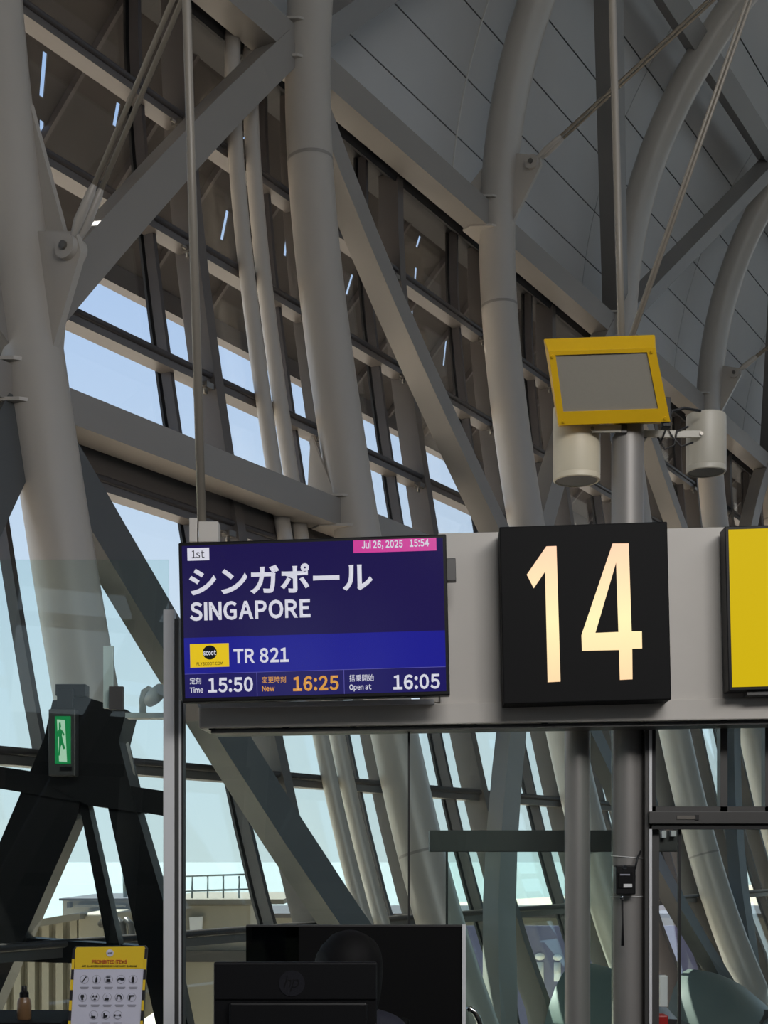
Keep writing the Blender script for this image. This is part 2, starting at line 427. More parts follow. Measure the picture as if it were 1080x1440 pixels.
# cast brackets where transoms meet the mullions
bk = BM()
add_box(bk, (-.16, -.16, -.16), (-.04, -.06, -.10)); add_cyl(bk, (-.12, -.11, -.10), (-.12, -.11, -.22), .022, 8); add_cyl(bk, (-.22, -.11, -.13), (-.0, -.11, -.13), .018, 8)
brk = None
for th_ in trans_h[3:]:
    p = at_h(th_, OFF)
    for s in tks[8:22]:
        if brk is None: brk = new_obj('bracket', bk, M['cap'], win); o = brk
        else: o = brk.copy(); COL.objects.link(o); o.parent = win
        o.location = (s-.05, p[0], p[1])
GL = OFF+.13
for h0, h1 in zip([-4.1]+trans_h, trans_h+[9.25]):
    meshes = {}
    for s in tks[:-1]:
        for (a_, b_) in ((0, 2.5),):
            if (a_) not in meshes:
                bm = BM(); rr = []; n = 4
                for k in range(n+1):
                    hh = h0+(h1-h0)*k/n; p = at_h(hh, GL); rr.append([bm.verts.new((x, p[0]+d, p[1])) for x, d in ((a_+.01, 0), (b_-.01, 0), (b_-.01, .012), (a_+.01, .012))])
                for r0, r1 in zip(rr, rr[1:]):
                    for k in range(4): bm.faces.new((r0[k], r0[(k+1) % 4], r1[(k+1) % 4], r1[k]))
                bm.faces.new(rr[0][::-1]); bm.faces.new(rr[-1])
                o = new_obj('pane', bm, M['g_fac'], win); meshes[a_] = o
            else: o = meshes[a_].copy(); COL.objects.link(o); o.parent = win
            o.location = (s, 0, 0); o.scale.x = (tks[tks.index(s)+1]-s)/2.5

# ------------------------------------------------------------------ arched steel ribs
def rib_mesh(r=.262, i0_=0):
    bm = BM(); pts = [Vector((0, SEC[i][0], SEC[i][1])) for i in range(i0_, NC+6)]; add_tube(bm, pts, r, 36); return bm
rib_labels = {0: 'massive pale tubular steel rib leftmost, running off the left edge', 1: 'pale tubular steel rib rising directly above the blue departure screen',
    2: 'pale tubular steel rib rising between the departure screen and the 14 sign', 3: 'curved tubular steel rib arching up behind the yellow floodlight',
    4: 'curved steel rib arching behind the right grey loudspeaker', 5: 'distant curved steel rib at the far right edge of the hall',
    6: 'farthest curved steel rib, mostly hidden at the right edge'}
ribsrc = None; RIB = {}
for n in range(-4, 7):
    root = fempty('steel_rib', 5*n, 0, 0); RIB[n] = root
    if n >= 0: tag(root, rib_labels[n], 'steel rib', 'arched steel ribs along the glass facade')
    else: tag(root, {-1: 'tubular steel rib just outside the left edge of the frame', -2: 'tubular steel rib level with the viewer, outside the frame', -3: 'tubular steel rib behind the viewer, nearest to them', -4: 'tubular steel rib farthest behind the viewer'}[n], 'steel rib')
    if n == 0:
        i0r = next(i for i, q_ in enumerate(SEC) if q_[1] > EYE+.35)
        new_obj('arched_tube', rib_mesh(i0_=i0r), M['steel'], root)
        o = ringo.copy(); COL.objects.link(o); o.parent = root; continue
    if ribsrc is None:
        ribsrc = new_obj('arched_tube', rib_mesh(), M['steel'], root); tube = ribsrc
        bm = BM(); p = at_h(7.96); q = at_h(8.0); add_tube(bm, [(0, p[0], p[1]), (0, q[0], q[1])], .2645, 36, False); ringo = new_obj('weld_ring', bm, M['brace'], root)
        bm = BM(); p = at_h(.02); q = at_h(.05); add_tube(bm, [(0, p[0], p[1]), (0, q[0], q[1])], .2645, 36, False); ringo2 = new_obj('weld_ring', bm, M['brace'], root)
    else:
        for s_ in (ribsrc, ringo, ringo2):
            o = s_.copy(); COL.objects.link(o); o.parent = root

# ------------------------------------------------------------------ box-section beams and braces lying in the façade surface
def beam_mesh(s0, h0, s1, h1, w, d, off, n=8):
    """box beam that follows the curved façade surface from (s0,h0) to (s1,h1)"""
    bm = BM(); pts = []; vw = []; vd = []
    for k in range(n+1):
        t = k/n; s = s0+(s1-s0)*t; hh = h0+(h1-h0)*t; p = at_h(hh, off); pts.append(Vector((s, p[0], p[1])))
        tg = tan_h(hh); nn = Vector((0, tg.z, -tg.y))
        dirv = (Vector((1, 0, 0))*(s1-s0)+tg*(h1-h0)).normalized(); vw.append(dirv.cross(nn).normalized()); vd.append(nn)
    sweep_rect(bm, pts, vw, vd, w, d); return bm
def long_beam(name, label, h, w, d, off, m, cat='beam'):
    bm = BM(); p = at_h(h, off)
    sweep_rect(bm, [Vector((-26, p[0], p[1])), Vector((50, p[0], p[1]))], [Vector((0, 1, 0))]*2, [Vector((0, 0, 1))]*2, d, w)
    o = new_obj(name, bm, m, frame=True); tag(o, label, cat); return o
long_beam('eaves_beam', 'long grey box beam under the foot of the curved ceiling, warm lit underside', 9.25, .38, .34, .18, M['brace'])
long_beam('ring_beam', 'long grey box beam crossing between the ribs just above the departure screen', 3.83, .30, .36, .20, M['brace'])
bm = BM(); p = at_h(13.85, .18)
tg = tan_h(13.8)
sweep_rect(bm, [Vector((-26, p[0], p[1])), Vector((50, p[0], p[1]))], [tg]*2, [Vector((0, tg.z, -tg.y))]*2, .34, .30)
tag(new_obj('roof_purlin', bm, M['roofbeam'], frame=True), 'box purlin high under the curved ceiling at the top right', 'beam')

def brace(name, label, a, w=.34, d=.30, off=.15, m='brace', group=None):
    o = new_obj(name, beam_mesh(*a, w, d, off), M[m], frame=True); tag(o, label, 'brace', group); return o
brace('diagonal_brace', 'wide box-section brace slanting down left from the second rib, behind the thin rods', (4.75, 9.2, .1, 4.4))
brace('diagonal_brace', 'wide box-section brace slanting down right from the second rib to behind the 14 sign', (5.2, 8.9, 9.85, 3.8))
brace('diagonal_brace', 'box brace leaning right behind the left loudspeaker', (14.75, 9.2, 10.15, 4.2))
brace('diagonal_brace', 'box brace slanting down right behind the steel column above the 14 sign', (15.25, 9.2, 19.9, 4.0))
brace('diagonal_brace', 'box brace in the bay behind the right grey loudspeaker', (24.75, 9.2, 20.15, 4.2))
brace('diagonal_brace', 'far box brace beyond the right grey loudspeaker', (25.25, 9.2, 29.9, 4.0))
brace('diagonal_brace', 'box brace out of view left of the leftmost rib', (-4.75, 9.2, -.1, 4.2))
brace('lower_brace', 'dark diagonal plate brace seen through the glass left of and above the monitor', (.1, 3.6, 5.2, -3.2), .46, .22, m='lowbrace')
brace('lower_brace', 'dark diagonal brace at the lower left corner behind the poster', (-.1, 3.6, -5.0, -3.2), .46, .22, m='lowbrace')
brace('lower_brace', 'dark diagonal brace behind the glass to the left of the two columns', (9.9, 3.6, 5.0, -3.2), .40, .22)
brace('lower_brace', 'diagonal brace hidden partly by the two steel columns', (10.1, 3.6, 15.0, -3.2), .40, .22, m='lowbrace')
brace('lower_brace', 'diagonal brace behind the door glass at right', (19.9, 3.6, 15.1, -3.2), .36, .22, m='lowbrace')
brace('lower_brace', 'farthest lower brace behind the door glass at the right edge', (20.1, 3.6, 25.0, -3.2), .36, .22, m='lowbrace')
def rbrace(label, a):
    bm = BM(); p, q = at_h(a[1], .1), at_h(a[3], .1); p, q = Vector((a[0], p[0], p[1])), Vector((a[2], q[0], q[1])); d = (q-p).normalized()
    t_ = (tan_h(a[1])+tan_h(a[3])).normalized(); nn = Vector((0, t_.z, -t_.y)); nn = (nn-d*nn.dot(d)).normalized(); w_ = d.cross(nn)
    sweep_rect(bm, [p, q], [w_]*2, [nn]*2, .30, .34); tag(new_obj('roof_brace', bm, M['roofbeam'], frame=True), label, 'brace')
rbrace('roof brace at the very top between the second and third ribs', (5.15, 9.5, 9.6, 13.8))
rbrace('steep box-section roof brace with a bright right face above the yellow floodlight', (14.95, 9.5, 10.6, 13.8))
rbrace('roof brace rising to the right edge behind the slanting cable', (15.15, 9.5, 19.6, 13.8))
rbrace('dark roof brace near the right edge left of the far rib', (24.9, 9.5, 20.5, 13.8))
rbrace('farthest roof brace at the right edge', (25.1, 9.5, 29.6, 13.8))

# gusset plates at the ring beam nodes and brackets at the eaves
def gusset(n, pts, label, th=.05, name='gusset_plate', off=0, s=0):
    bm = BM()
    A = [bm.verts.new((5*n+s-th/2, u_, h_+EYE)) for u_, h_ in pts]; B = [bm.verts.new((5*n+s+th/2, u_, h_+EYE)) for u_, h_ in pts]
    bm.faces.new(A); bm.faces.new(B[::-1]); k = len(pts)
    for i in range(k): bm.faces.new((A[i], A[(i+1) % k], B[(i+1) % k], B[i]))
    o = new_obj(name, bm, M['steel'], frame=True); return tag(o, label, 'steel plate')

# ------------------------------------------------------------------ tie rods with clevises (twin rods pinned to a lug on the rib)
def tie(n, lug, end, label, L2=9.0):
    root = fempty('tie_rod', 5*n, 0, 0); tag(root, label, 'tie rod')
    a_ = Vector((0, lug[0], lug[1]+EYE)); e_ = Vector((0, end[0], end[1]+EYE)); d = (e_-a_).normalized()
    b_ = a_+d*L2; nrm = Vector((0, d.z, -d.y))
    for sg in (-1, 1):
        bm = BM(); o1 = Vector((sg*.042, 0, 0)); st = a_+d*.42+o1
        add_tube(bm, [st, b_+o1], .022, 12); new_obj('rod', bm, M['cable'], root)
        bm = BM(); add_tube(bm, [a_+d*.10+o1*.8, a_+d*.22+o1, a_+d*.46+o1, a_+d*.52+o1], [.025, .042, .036, .022], 12); shade(new_obj('fork', bm, M['steel'], root))
    bm = BM(); add_cyl(bm, a_+Vector((-.085, 0, 0)), a_+Vector((.085, 0, 0)), .10, 24); shade(new_obj('pin_disc', bm, M['steel'], root))
    bm = BM(); add_cyl(bm, a_+Vector((-.11, 0, 0)), a_+Vector((.11, 0, 0)), .035, 12); shade(new_obj('pin_bolt', bm, M['cap'], root))
    # lug plate welded to the rib
    c = at_h(lug[1]-.95); c2 = at_h(lug[1]+.25)
    bm = BM(); pts = [(c[0]-.15, c[1]), (c2[0]-.1, c2[1]), tuple((a_+d*.14)[1:]), tuple((a_-nrm*.0-Vector((0, .13, .06)))[1:])]
    A = [bm.verts.new((-.03, p[0], p[1])) for p in pts]; B = [bm.verts.new((.03, p[0], p[1])) for p in pts]
    bm.faces.new(A); bm.faces.new(B[::-1])
    for i in range(4): bm.faces.new((A[i], A[(i+1) % 4], B[(i+1) % 4], B[i]))
    new_obj('lug_plate', bm, M['steel'], root)
tie(0, (.50, 4.92), (-.59, 6.61), 'twin tie rods pinned beside the leftmost rib, rising to the top edge')
tie(2, (.93, 9.93), (-1.67, 11.48), 'twin tie rods pinned to the third rib, crossing the ceiling to the upper right')
tie(4, (.95, 9.86), (-1.67, 11.48), 'twin tie rods at the right edge above the grey loudspeaker')

# pair of slim pipes inside the glass
for s, lb in ((4.12, 'left one of two slim pale pipes standing behind the second rib'), (4.46, 'right one of two slim pale pipes standing behind the second rib')):
    root = fempty('standpipe', s, 0, 0); tag(root, lb, 'pipe', 'slim pipes beside the second rib')
    bm = BM(); pts = []
    for k in range(30):
        p = at_h(-4.1+k*13.25/29, .42); pts.append((0, p[0], p[1]))
    add_tube(bm, pts, .088, 18); new_obj('pipe_run', bm, M['steel'], root)

# end plates where beams meet the ribs
def sleeve(n, h, r, hh, label, off=.12, w=.44):
    root = fempty('connection_plates', 5*n, 0, 0); tag(root, label, 'steel plate')
    for dz in (-hh/2, hh/2):
        p = at_h(h+dz, off); bm = BM(); pts = []
        for (x, y) in ((-w, .10), (-.30, -.18), (-.16, -.27), (.16, -.27), (.30, -.18), (w, .10), (w*.8, .26), (-w*.8, .26)): pts.append((x, p[0]+y, p[1]))
        A = [bm.verts.new(q) for q in pts]; B = [bm.verts.new((q[0], q[1], q[2]+.03)) for q in pts]; k = len(pts)
        bm.faces.new(A[::-1]); bm.faces.new(B)
        for i in range(k): bm.faces.new((A[i], A[(i+1) % k], B[(i+1) % k], B[i]))
        new_obj('flange', bm, M['steel'], root)
ordn = ['leftmost', 'second', 'third', 'fourth', 'fifth']
for n in range(5):
    sleeve(n, 3.83, .3, .34, 'flange plates joining the ring beam to the %s rib' % ordn[n])
    sleeve(n, 9.25, .3, .42, 'flange plates joining the eaves beam to the %s rib' % ordn[n])
gusset(0, [(.75, 3.9), (1.2, 3.9), (1.25, 6.2), (1.05, 6.3), (.62, 5.0)], 'tall tapering gusset plate on the leftmost rib below the pinned rods', s=.12)
gusset(1, [(.98, 4.05), (1.35, 4.05), (1.3, 4.75)], 'small triangular gusset on the second rib at the ring beam', s=-.22)
gusset(2, [(1.72, 9.46), (2.2, 9.5), (1.68, 10.0)], 'triangular gusset at the shoulder of the third rib', s=-.1)

# ------------------------------------------------------------------ outside: boarding bridge, rails, hoarding
def P2(px, py, Y): return P(px, py, Y)
br = empty('boarding_bridge', (-6.2, 24, -4.5)); tag(br, 'white corrugated boarding bridge outside the glass at the lower left', 'boarding bridge')
def wchild(name, bm, m, root, sm=False):
    # geometry given in world coordinates, stored relative to an unrotated root
    bmesh.ops.translate(bm, verts=bm.verts, vec=-root.location)
    o = new_obj(name, bm, m, root)
    if sm: shade(o)
    return o
# corrugated side wall of the telescopic tunnel
bm = BM()
xa, xb = P(-60, 0, 20).x, P(118, 0, 20).x; zt0 = P(0, 1305, 20).z; zt1 = P(0, 1283, 20).z
nrib = 9; pitch = (xb-xa)/nrib
for k in range(nrib):
    x = xa+k*pitch; t = k/nrib; zt = P(0, 1312-30*t, 20).z
    prof = [(0, 0), (.50, 0), (.62, .16), (.88, .16), (1.0, 0)]
    for (p0, d0), (p1, d1) in zip(prof, prof[1:]):
        v = [bm.verts.new(q) for q in ((x+p0*pitch, 20+d0, -1.5), (x+p1*pitch, 20+d1, -1.5), (x+p1*pitch, 20+d1, zt), (x+p0*pitch, 20+d0, zt))]
        bm.faces.new(v)
add_box(bm, (xa, 20.18, -1.5), (xb, 22.6, zt0-.1))
wchild('tunnel_wall', bm, M['bridge'], br)
bm = BM(); v0 = P(-60, 1318, 19.8); v1 = P(118, 1287, 19.8)
sweep_rect(bm, [v0, v1], [Vector((0, 1, 0))]*2, [Vector((0, 0, 1))]*2, .5, .10); wchild('roof_edge', bm, M['bridgeroof'], br)
bm = BM(); add_box(bm, (P(112, 0, 20).x, 19.9, -1.5), (P(150, 0, 20).x, 22.5, P(0, 1285, 20).z)); bevel(bm, .03); wchild('tunnel_end_frame', bm, M['bridge'], br)
bm = BM(); add_box(bm, (P(88, 0, 22).x, 22, -1.0), (P(190, 0, 22).x, 25, P(0, 1266, 22).z)); wchild('cabin', bm, M['bridge'], br)
bm = BM(); add_box(bm, (P(86, 0, 22).x, 21.85, P(0, 1266, 22).z), (P(192, 0, 22).x, 25.1, P(0, 1263, 22).z)); wchild('cabin_roof', bm, M['frame'], br)
for (x0_, y0_, x1_, y1_) in ((98, 1268, 102, 1276), (110, 1272, 180, 1275), (126, 1280, 184, 1284)):
    bm = BM(); add_box(bm, (P(x0_, 0, 22).x, 21.8, P(0, y1_, 22).z), (P(x1_, 0, 22).x, 22.0, P(0, y0_, 22).z)); wchild('cabin_trim', bm, M['bridgeroof'] if y0_ > 1270 else M['frame'], br)
for px in (152, 172, 184):
    bm = BM(); pts = [P(px-10, 1300, 19.7), P(px-6, 1294, 19.6), P(px, 1300, 19.6), P(px+3, 1330, 19.6), P(px+4, 1440, 19.6)]
    add_tube(bm, pts, .05, 10); wchild('service_hose', bm, M['dgrey'], br)
bm = BM(); add_cyl(bm, P(176, 1262, 22), P(174, 1215, 22), .03, 8); wchild('mast', bm, M['rail'], br)

ro = empty('bridge_rotunda', (-3.4, 22, -4.5)); tag(ro, 'beige boarding bridge rotunda with a roof railing, left of the dark diagonal', 'boarding bridge')
bm = BM(); add_box(bm, (P(226, 0, 22).x, 22, -4.5), (P(352, 0, 22).x, 26, P(0, 1270, 22).z)); bevel(bm, .04); wchild('body', bm, M['bridge'], ro)
bm = BM(); add_box(bm, (P(222, 0, 22).x, 21.8, P(0, 1271, 22).z), (P(400, 0, 22).x, 26.2, P(0, 1264, 22).z)); wchild('roof_slab', bm, M['bridgeroof'], ro)
for py in (1231, 1252):
    bm = BM(); add_cyl(bm, P(222, py+2, 22.4), P(366, py-2, 22.4), .016, 8); wchild('rail', bm, M['rail'], ro)
for px in range(226, 370, 22):
    bm = BM(); add_cyl(bm, P(px, 1232, 22.4), P(px, 1266, 22.4), .014, 8); wchild('rail_post', bm, M['rail'], ro)
bm = BM(); add_box(bm, (P(254, 0, 22).x, 21.86, P(0, 1352, 22).z), (P(352, 0, 22).x, 22.0, P(0, 1336, 22).z)); wchild('dark_band', bm, M['dgrey'], ro)
bm = BM()
pts = [P(266, 1290, 21.9), P(285, 1289, 21.9), P(284, 1308, 21.9), P(275, 1330, 21.9), P(267, 1308, 21.9)]
A = [bm.verts.new(p) for p in pts]; B = [bm.verts.new(p+Vector((0, .06, 0))) for p in pts]
bm.faces.new(A); bm.faces.new(B[::-1])
for i in range(5): bm.faces.new((A[i], A[(i+1) % 5], B[(i+1) % 5], B[i]))
wchild('hatch', bm, M['white'], ro)

tb = empty('terminal_block', (2, 45, -4.5)); tag(tb, 'low pale terminal block far outside, behind the two steel columns', 'building')
bm = BM(); add_box(bm, (P(340, 0, 45).x, 45, -4.5), (P(1400, 0, 45).x, 52, P(0, 1290, 45).z)); wchild('wall', bm, M['bridgeroof'], tb)
bm = BM(); add_box(bm, (P(335, 0, 45).x, 44.6, P(0, 1290, 45).z), (P(1400, 0, 45).x, 52.3, P(0, 1284, 45).z)); wchild('parapet', bm, M['frame'], tb)
hb = empty('hoarding', (3.5, 38, -4.5)); tag(hb, 'purple hoarding with large white letters seen through the glass beside the left column', 'hoarding')
bm = BM(); add_box(bm, (P(655, 0, 38).x, 38, P(0, 1450, 38).z), (P(1000, 0, 38).x, 38.1, P(0, 1302, 38).z)); wchild('board', bm, M['purple'], hb)

GLY = {}
def glyph(ch, bold):
    """outline of one character; wide forms are used so that Latin letters match the Japanese face"""
    k = (ch, bold)
    if k not in GLY:
        c = chr(ord(ch)+0xFEE0) if 33 <= ord(ch) <= 126 else ch
        cu = bpy.data.curves.new('t', 'FONT'); cu.body = c; cu.offset = bold; cu.resolution_u = 3
        ob = bpy.data.objects.new('t', cu); COL.objects.link(ob); bpy.context.view_layer.update()
        dg = bpy.context.evaluated_depsgraph_get(); GLY[k] = bpy.data.meshes.new_from_object(ob.evaluated_get(dg))
        bpy.data.objects.remove(ob, do_unlink=True)
    return GLY[k]
def text_mesh(s, bold=0.):
    bm = BM(); x = 0.; cjk = any(ord(c) > 0x2000 for c in s)
    for ch in s:
        if ch == ' ': x += .26; continue
        n0 = len(bm.verts)
        if ch in 'Il' and not cjk:
            top_ = .733 if ch == 'I' else .80; w_ = .10+2*bold
            bm.faces.new([bm.verts.new(q) for q in ((0, -bold, 0), (w_, -bold, 0), (w_, top_+bold, 0), (0, top_+bold, 0))])
        else: bm.from_mesh(glyph(ch, bold))
        bm.verts.ensure_lookup_table(); new = bm.verts[n0:]
        if cjk: dx = x; x += 1.0
        else:
            lo = min(v.co.x for v in new); hi = max(v.co.x for v in new); dx = x-lo; x += hi-lo+(.095 if ch not in ",.:" else .10)
        for v in new: v.co.x += dx
    me = bpy.data.meshes.new('t'); bm.to_mesh(me); bm.free(); return me
def text_fit(name, s, x0, z0, x1, z1, y, m, parent, bold=.0, th=.0015):
    """lettering scaled into the rectangle x0..x1, z0..z1 of the parent's local XZ plane, facing -Y"""
    me = text_mesh(s, bold); vs = me.vertices
    ax, bx_ = min(v.co.x for v in vs), max(v.co.x for v in vs); ay, by_ = min(v.co.y for v in vs), max(v.co.y for v in vs)
    for v in vs:
        v.co = Vector((x0+(v.co.x-ax)/(bx_-ax)*(x1-x0), y, z0+(v.co.y-ay)/(by_-ay)*(z1-z0)))
    me.materials.clear(); me.materials.append(m)
    bm = BM(); bm.from_mesh(me)
    r = bmesh.ops.extrude_face_region(bm, geom=bm.faces[:]); bmesh.ops.translate(bm, verts=[g for g in r['geom'] if isinstance(g, bmesh.types.BMVert)], vec=(0, th, 0))
    bmesh.ops.recalc_face_normals(bm, faces=bm.faces[:]); bm.to_mesh(me); bm.free()
    o = bpy.data.objects.new(name, me); COL.objects.link(o); o.parent = parent; return o
for ch, x0_, x1_, y0_, y1_ in (('T', 704, 724, 1343, 1385), ('i', 752, 766, 1340, 1384), ('i', 777, 790, 1342, 1380)):
    p0 = P(x0_, y1_, 38)-hb.location; p1 = P(x1_, y0_, 38)-hb.location
    text_fit('letter', ch, p0.x, p0.z, p1.x, p1.z, -.03, M['white'], hb, .03)

# ------------------------------------------------------------------ moulded hoods at the foot of the far ribs
def hood(s, sc, H, label):
    root = fempty('air_hood', s, -.95, -2.6); tag(root, label, 'air hood', 'grey moulded hoods at the feet of the ribs')
    bm = BM(); nu, nv = 18, 12; grid = []
    for i in range(nu+1):
        a = pi*i/nu; row = []
        for j in range(nv+1):
            b = j/nv; r = 1-.16*b*b
            x = -cos(a)*1.15*sc*r; y = .55-1.5*b*sc; zz = max(.0, (sin(a)**.75))*H*(1-.55*b**2.2)
            row.append(bm.verts.new((x, y, zz)))
        grid.append(row)
    for i in range(nu):
        for j in range(nv): bm.faces.new((grid[i][j], grid[i+1][j], grid[i+1][j+1], grid[i][j+1]))
    bm.faces.new([grid[i][nv] for i in range(nu+1)]); bm.faces.new([grid[i][0] for i in range(nu, -1, -1)])
    shade(new_obj('shell', bm, M['hood'], root), 50)
    bm = BM(); pts = [(-.4*sc, -.55*sc, H*.70), (-.05*sc, -.62*sc, H*.76), (.35*sc, -.62*sc, H*.72)]
    sweep_rect(bm, [Vector(p) for p in pts], [Vector((0, 1, 0))]*3, [Vector((0, 0, 1))]*3, .18, .05); new_obj('vent_slot', bm, M['dgrey'], root)
hood(8.4, 1.22, 2.85, 'grey-green moulded hood behind the left steel column'); hood(12.9, 1.2, 2.45, 'grey-green moulded hood at the bottom, behind the door glass edge'); hood(18.4, 1.2, 2.2, 'grey moulded hood at the bottom right corner')

# ------------------------------------------------------------------ foreground: columns, portal, beam
YC = 6.95
def steel_col(px, w, y_top, Y, label):
    r = w/2*Y/FPX; root = empty('steel_column', (P(px, 0, Y).x, Y, 0)); tag(root, label, 'column')
    zt = P(0, y_top, Y).z; bm = BM(); add_cyl(bm, (0, 0, 0), (0, 0, zt), r, 40); shade(new_obj('shaft', bm, M['column'], root))
    bm = BM(); lathe(bm, [(r*1.7, 0), (r*1.7, .012), (r*1.05, .016)], 32); shade(new_obj('base_flange', bm, M['dgrey'], root))
    return root, r
steel_col(812, 36, 1006, YC, 'slim brushed steel column under the 14 sign, left of the taller one')
col2, r2 = steel_col(882.5, 45, 520, YC, 'tall brushed steel column carrying the yellow floodlight and loudspeakers')

def yaw_pt(px, Y): return Y
# sign beam: shallow cabinet behind the signs
sb = empty('sign_beam', (P(700, 0, 6.6).x, 6.62, 0), (0, 0, 0)); tag(sb, 'long light grey beam cabinet that the signs are fixed to', 'sign beam')
sb.rotation_euler = (0, radians(-.75), radians(-2.2))
def sbp(px, py): d = P(px, py, 6.62)-sb.location; return d.x, d.z
x0_, z0_ = sbp(628, 1012); x1_, z1_ = sbp(1240, 748)
bm = bev_box((x0_, 0, z0_), (x1_, .26, z1_), .006); new_obj('cabinet', bm, M['beam'], sb)
x0_, z0_ = sbp(287, 1018); x1_, z1_ = sbp(1240, 988)
bm = bev_box((x0_, -.02, z0_), (x1_, .28, z1_), .006); new_obj('lower_rail', bm, M['beam'], sb)
bm = bev_box((sbp(290, 0)[0], -.05, sbp(0, 990)[1]), (sbp(620, 0)[0], .10, sbp(0, 983)[1]), .002); new_obj('ledge', bm, M['silver'], sb)
bm = BM(); add_box(bm, (x0_+.05, .02, z0_-.02), (x1_, .22, z0_-.001)); new_obj('underside_track', bm, M['dgrey'], sb)
for px in (300, 405, 500, 655, 670, 770, 905, 1020):
    bm = BM(); add_box(bm, (sbp(px, 0)[0], .0, z0_-.006), (sbp(px+9, 0)[0], .03, z0_+.001)); new_obj('slot', bm, M['seal'], sb)
bm = BM(); add_box(bm, (sbp(600, 0)[0], .02, sbp(0, 985)[1]), (sbp(650, 0)[0], .2, sbp(0, 770)[1])); new_obj('backplate', bm, M['beam'], sb)

# signs hang slightly out of level
def sign_root(name, cx, cy, Y, yaw=-2.2, roll=1.35, tilt=0):
    o = empty(name, P(cx, cy, Y)); o.rotation_euler = Euler((radians(tilt), radians(-roll), radians(yaw)), 'XYZ'); return o
class Loc:
    def __init__(s, cx, cy, Y, roll=1.35): s.cx, s.cy, s.Y, s.r = cx, cy, Y, radians(roll)
    def __call__(s, px, py):
        x = (px-s.cx)*s.Y/FPX; z_ = (s.cy-py)*s.Y/FPX; c, n = cos(s.r), sin(s.r)
        return (x*c+z_*n, -x*n+z_*c)
# departure screen -------------------------------------------------
DS = sign_root('departure_screen', 441, 870, 6.4); tag(DS, 'blue electronic departure screen for Singapore at the left of the beam', 'screen')
D = Loc(441, 870, 6.4)
k_ = 6.4/FPX; hw, hh = 189*k_, 113*k_
bm = bev_box((-hw, 0, -hh), (hw, .075, hh), .006); new_obj('housing', bm, M['black'], DS)
ax, az = -hw+5*k_, -hh+6*k_; bx_, bz = hw-5*k_, hh-5*k_
def plate(name, lx0, lz0, lx1, lz1, y, m, parent, th=.002):
    bm = BM(); add_box(bm, (min(lx0, lx1), y, min(lz0, lz1)), (max(lx0, lx1), y+th, max(lz0, lz1))); return new_obj(name, bm, m, parent)
zb1 = D(441, 892)[1]; zb2 = D(441, 943)[1]
plate('display_area', ax, zb1, bx_, bz, -.002, M['scr_navy'], DS)
plate('flight_band', ax, zb2, bx_, zb1, -.002, M['scr_blue'], DS)
plate('time_band', ax, az, bx_, zb2, -.002, M['scr_low'], DS)
plate('rule', ax, zb2-.001, bx_, zb2+.001, -.003, M['scr_line'], DS)
for px in (361, 484): x_ = D(px, 960)[0]; plate('rule', x_-.0012, az, x_+.0012, zb2, -.003, M['scr_line'], DS)
def rect(px0, py0, px1, py1):
    c = D((px0+px1)/2, (py0+py1)/2); w = (px1-px0)*k_/2; h_ = (py1-py0)*k_/2; return c[0]-w, c[1]-h_, c[0]+w, c[1]+h_
def put(s, box, m, bold=.012, y=-.0045, parent=DS, name='lettering'):
    a = rect(*box); return text_fit(name, s, a[0], a[1], a[2], a[3], y, M[m], parent, bold)
a = rect(262.6, 769.5, 293.5, 787); plate('row_tag', *a, -.004, M['scr_white'], DS); put('1st', (269, 773, 287, 784), 'scr_black', .01, -.0075)
a = rect(497, 755.5, 613.5, 777); plate('date_tag', a[0], a[1], a[2], bz, -.004, M['scr_mag'], DS)
put('Jul 26, 2025', (508.7, 760.5, 566.4, 773.5), 'scr_white', .032, -.0075); put('15:54', (576, 760, 603, 770.5), 'scr_white', .032, -.0075)
put('シンガポール', (265, 793, 524, 834), 'scr_white', .028)
put('SINGAPORE', (266, 844, 436.5, 870.5), 'scr_white', .034)
a = rect(266.5, 904.5, 321.5, 937.5); BADGE = plate('airline_badge', *a, -.004, M['scr_yellow'], DS)
bm = BM(); c0 = D(294.5, 917); add_cyl(bm, (c0[0], -.006, c0[1]), (c0[0], -.004, c0[1]), 10*k_, 28); BD = new_obj('badge_disc', bm, M['scr_black'], BADGE)
put('scoot', (285.5, 914, 303.5, 921), 'scr_white', .03, -.009, BADGE); put('FLYSCOOT.COM', (276, 930.5, 312.5, 935), 'scr_black', .01, -.0075, BADGE)
put('TR 821', (328, 911, 406, 932), 'scr_white', .032)
put('定刻', (266, 952.5, 282, 961.5), 'scr_white', .0); put('Time', (266, 965.5, 285, 973.5), 'scr_white', .02); put('15:50', (292, 952, 355.5, 973), 'scr_white', .032)
put('変更時刻', (368, 951, 402, 960), 'scr_orange', .0); put('New', (368.5, 964, 386, 972), 'scr_orange', .02); put('16:25', (412, 950.5, 476.5, 971.5), 'scr_orange', .032)
put('搭乗開始', (491.5, 949, 526, 958.5), 'scr_white', .0); put('Open at', (491.5, 962.5, 522.5, 972.5), 'scr_white', .02); put('16:05', (553, 949, 618.5, 970), 'scr_white', .032)
bm = bev_box((hw-.002, .02, D(0, 832)[1]), (hw+.04, .07, D(0, 800)[1]), .003); new_obj('side_latch', bm, M['dgrey'], DS)
bm = BM(); add_box(bm, (-.2, .07, -.2), (.2, .22, .2)); new_obj('wall_bracket', bm, M['dgrey'], DS)

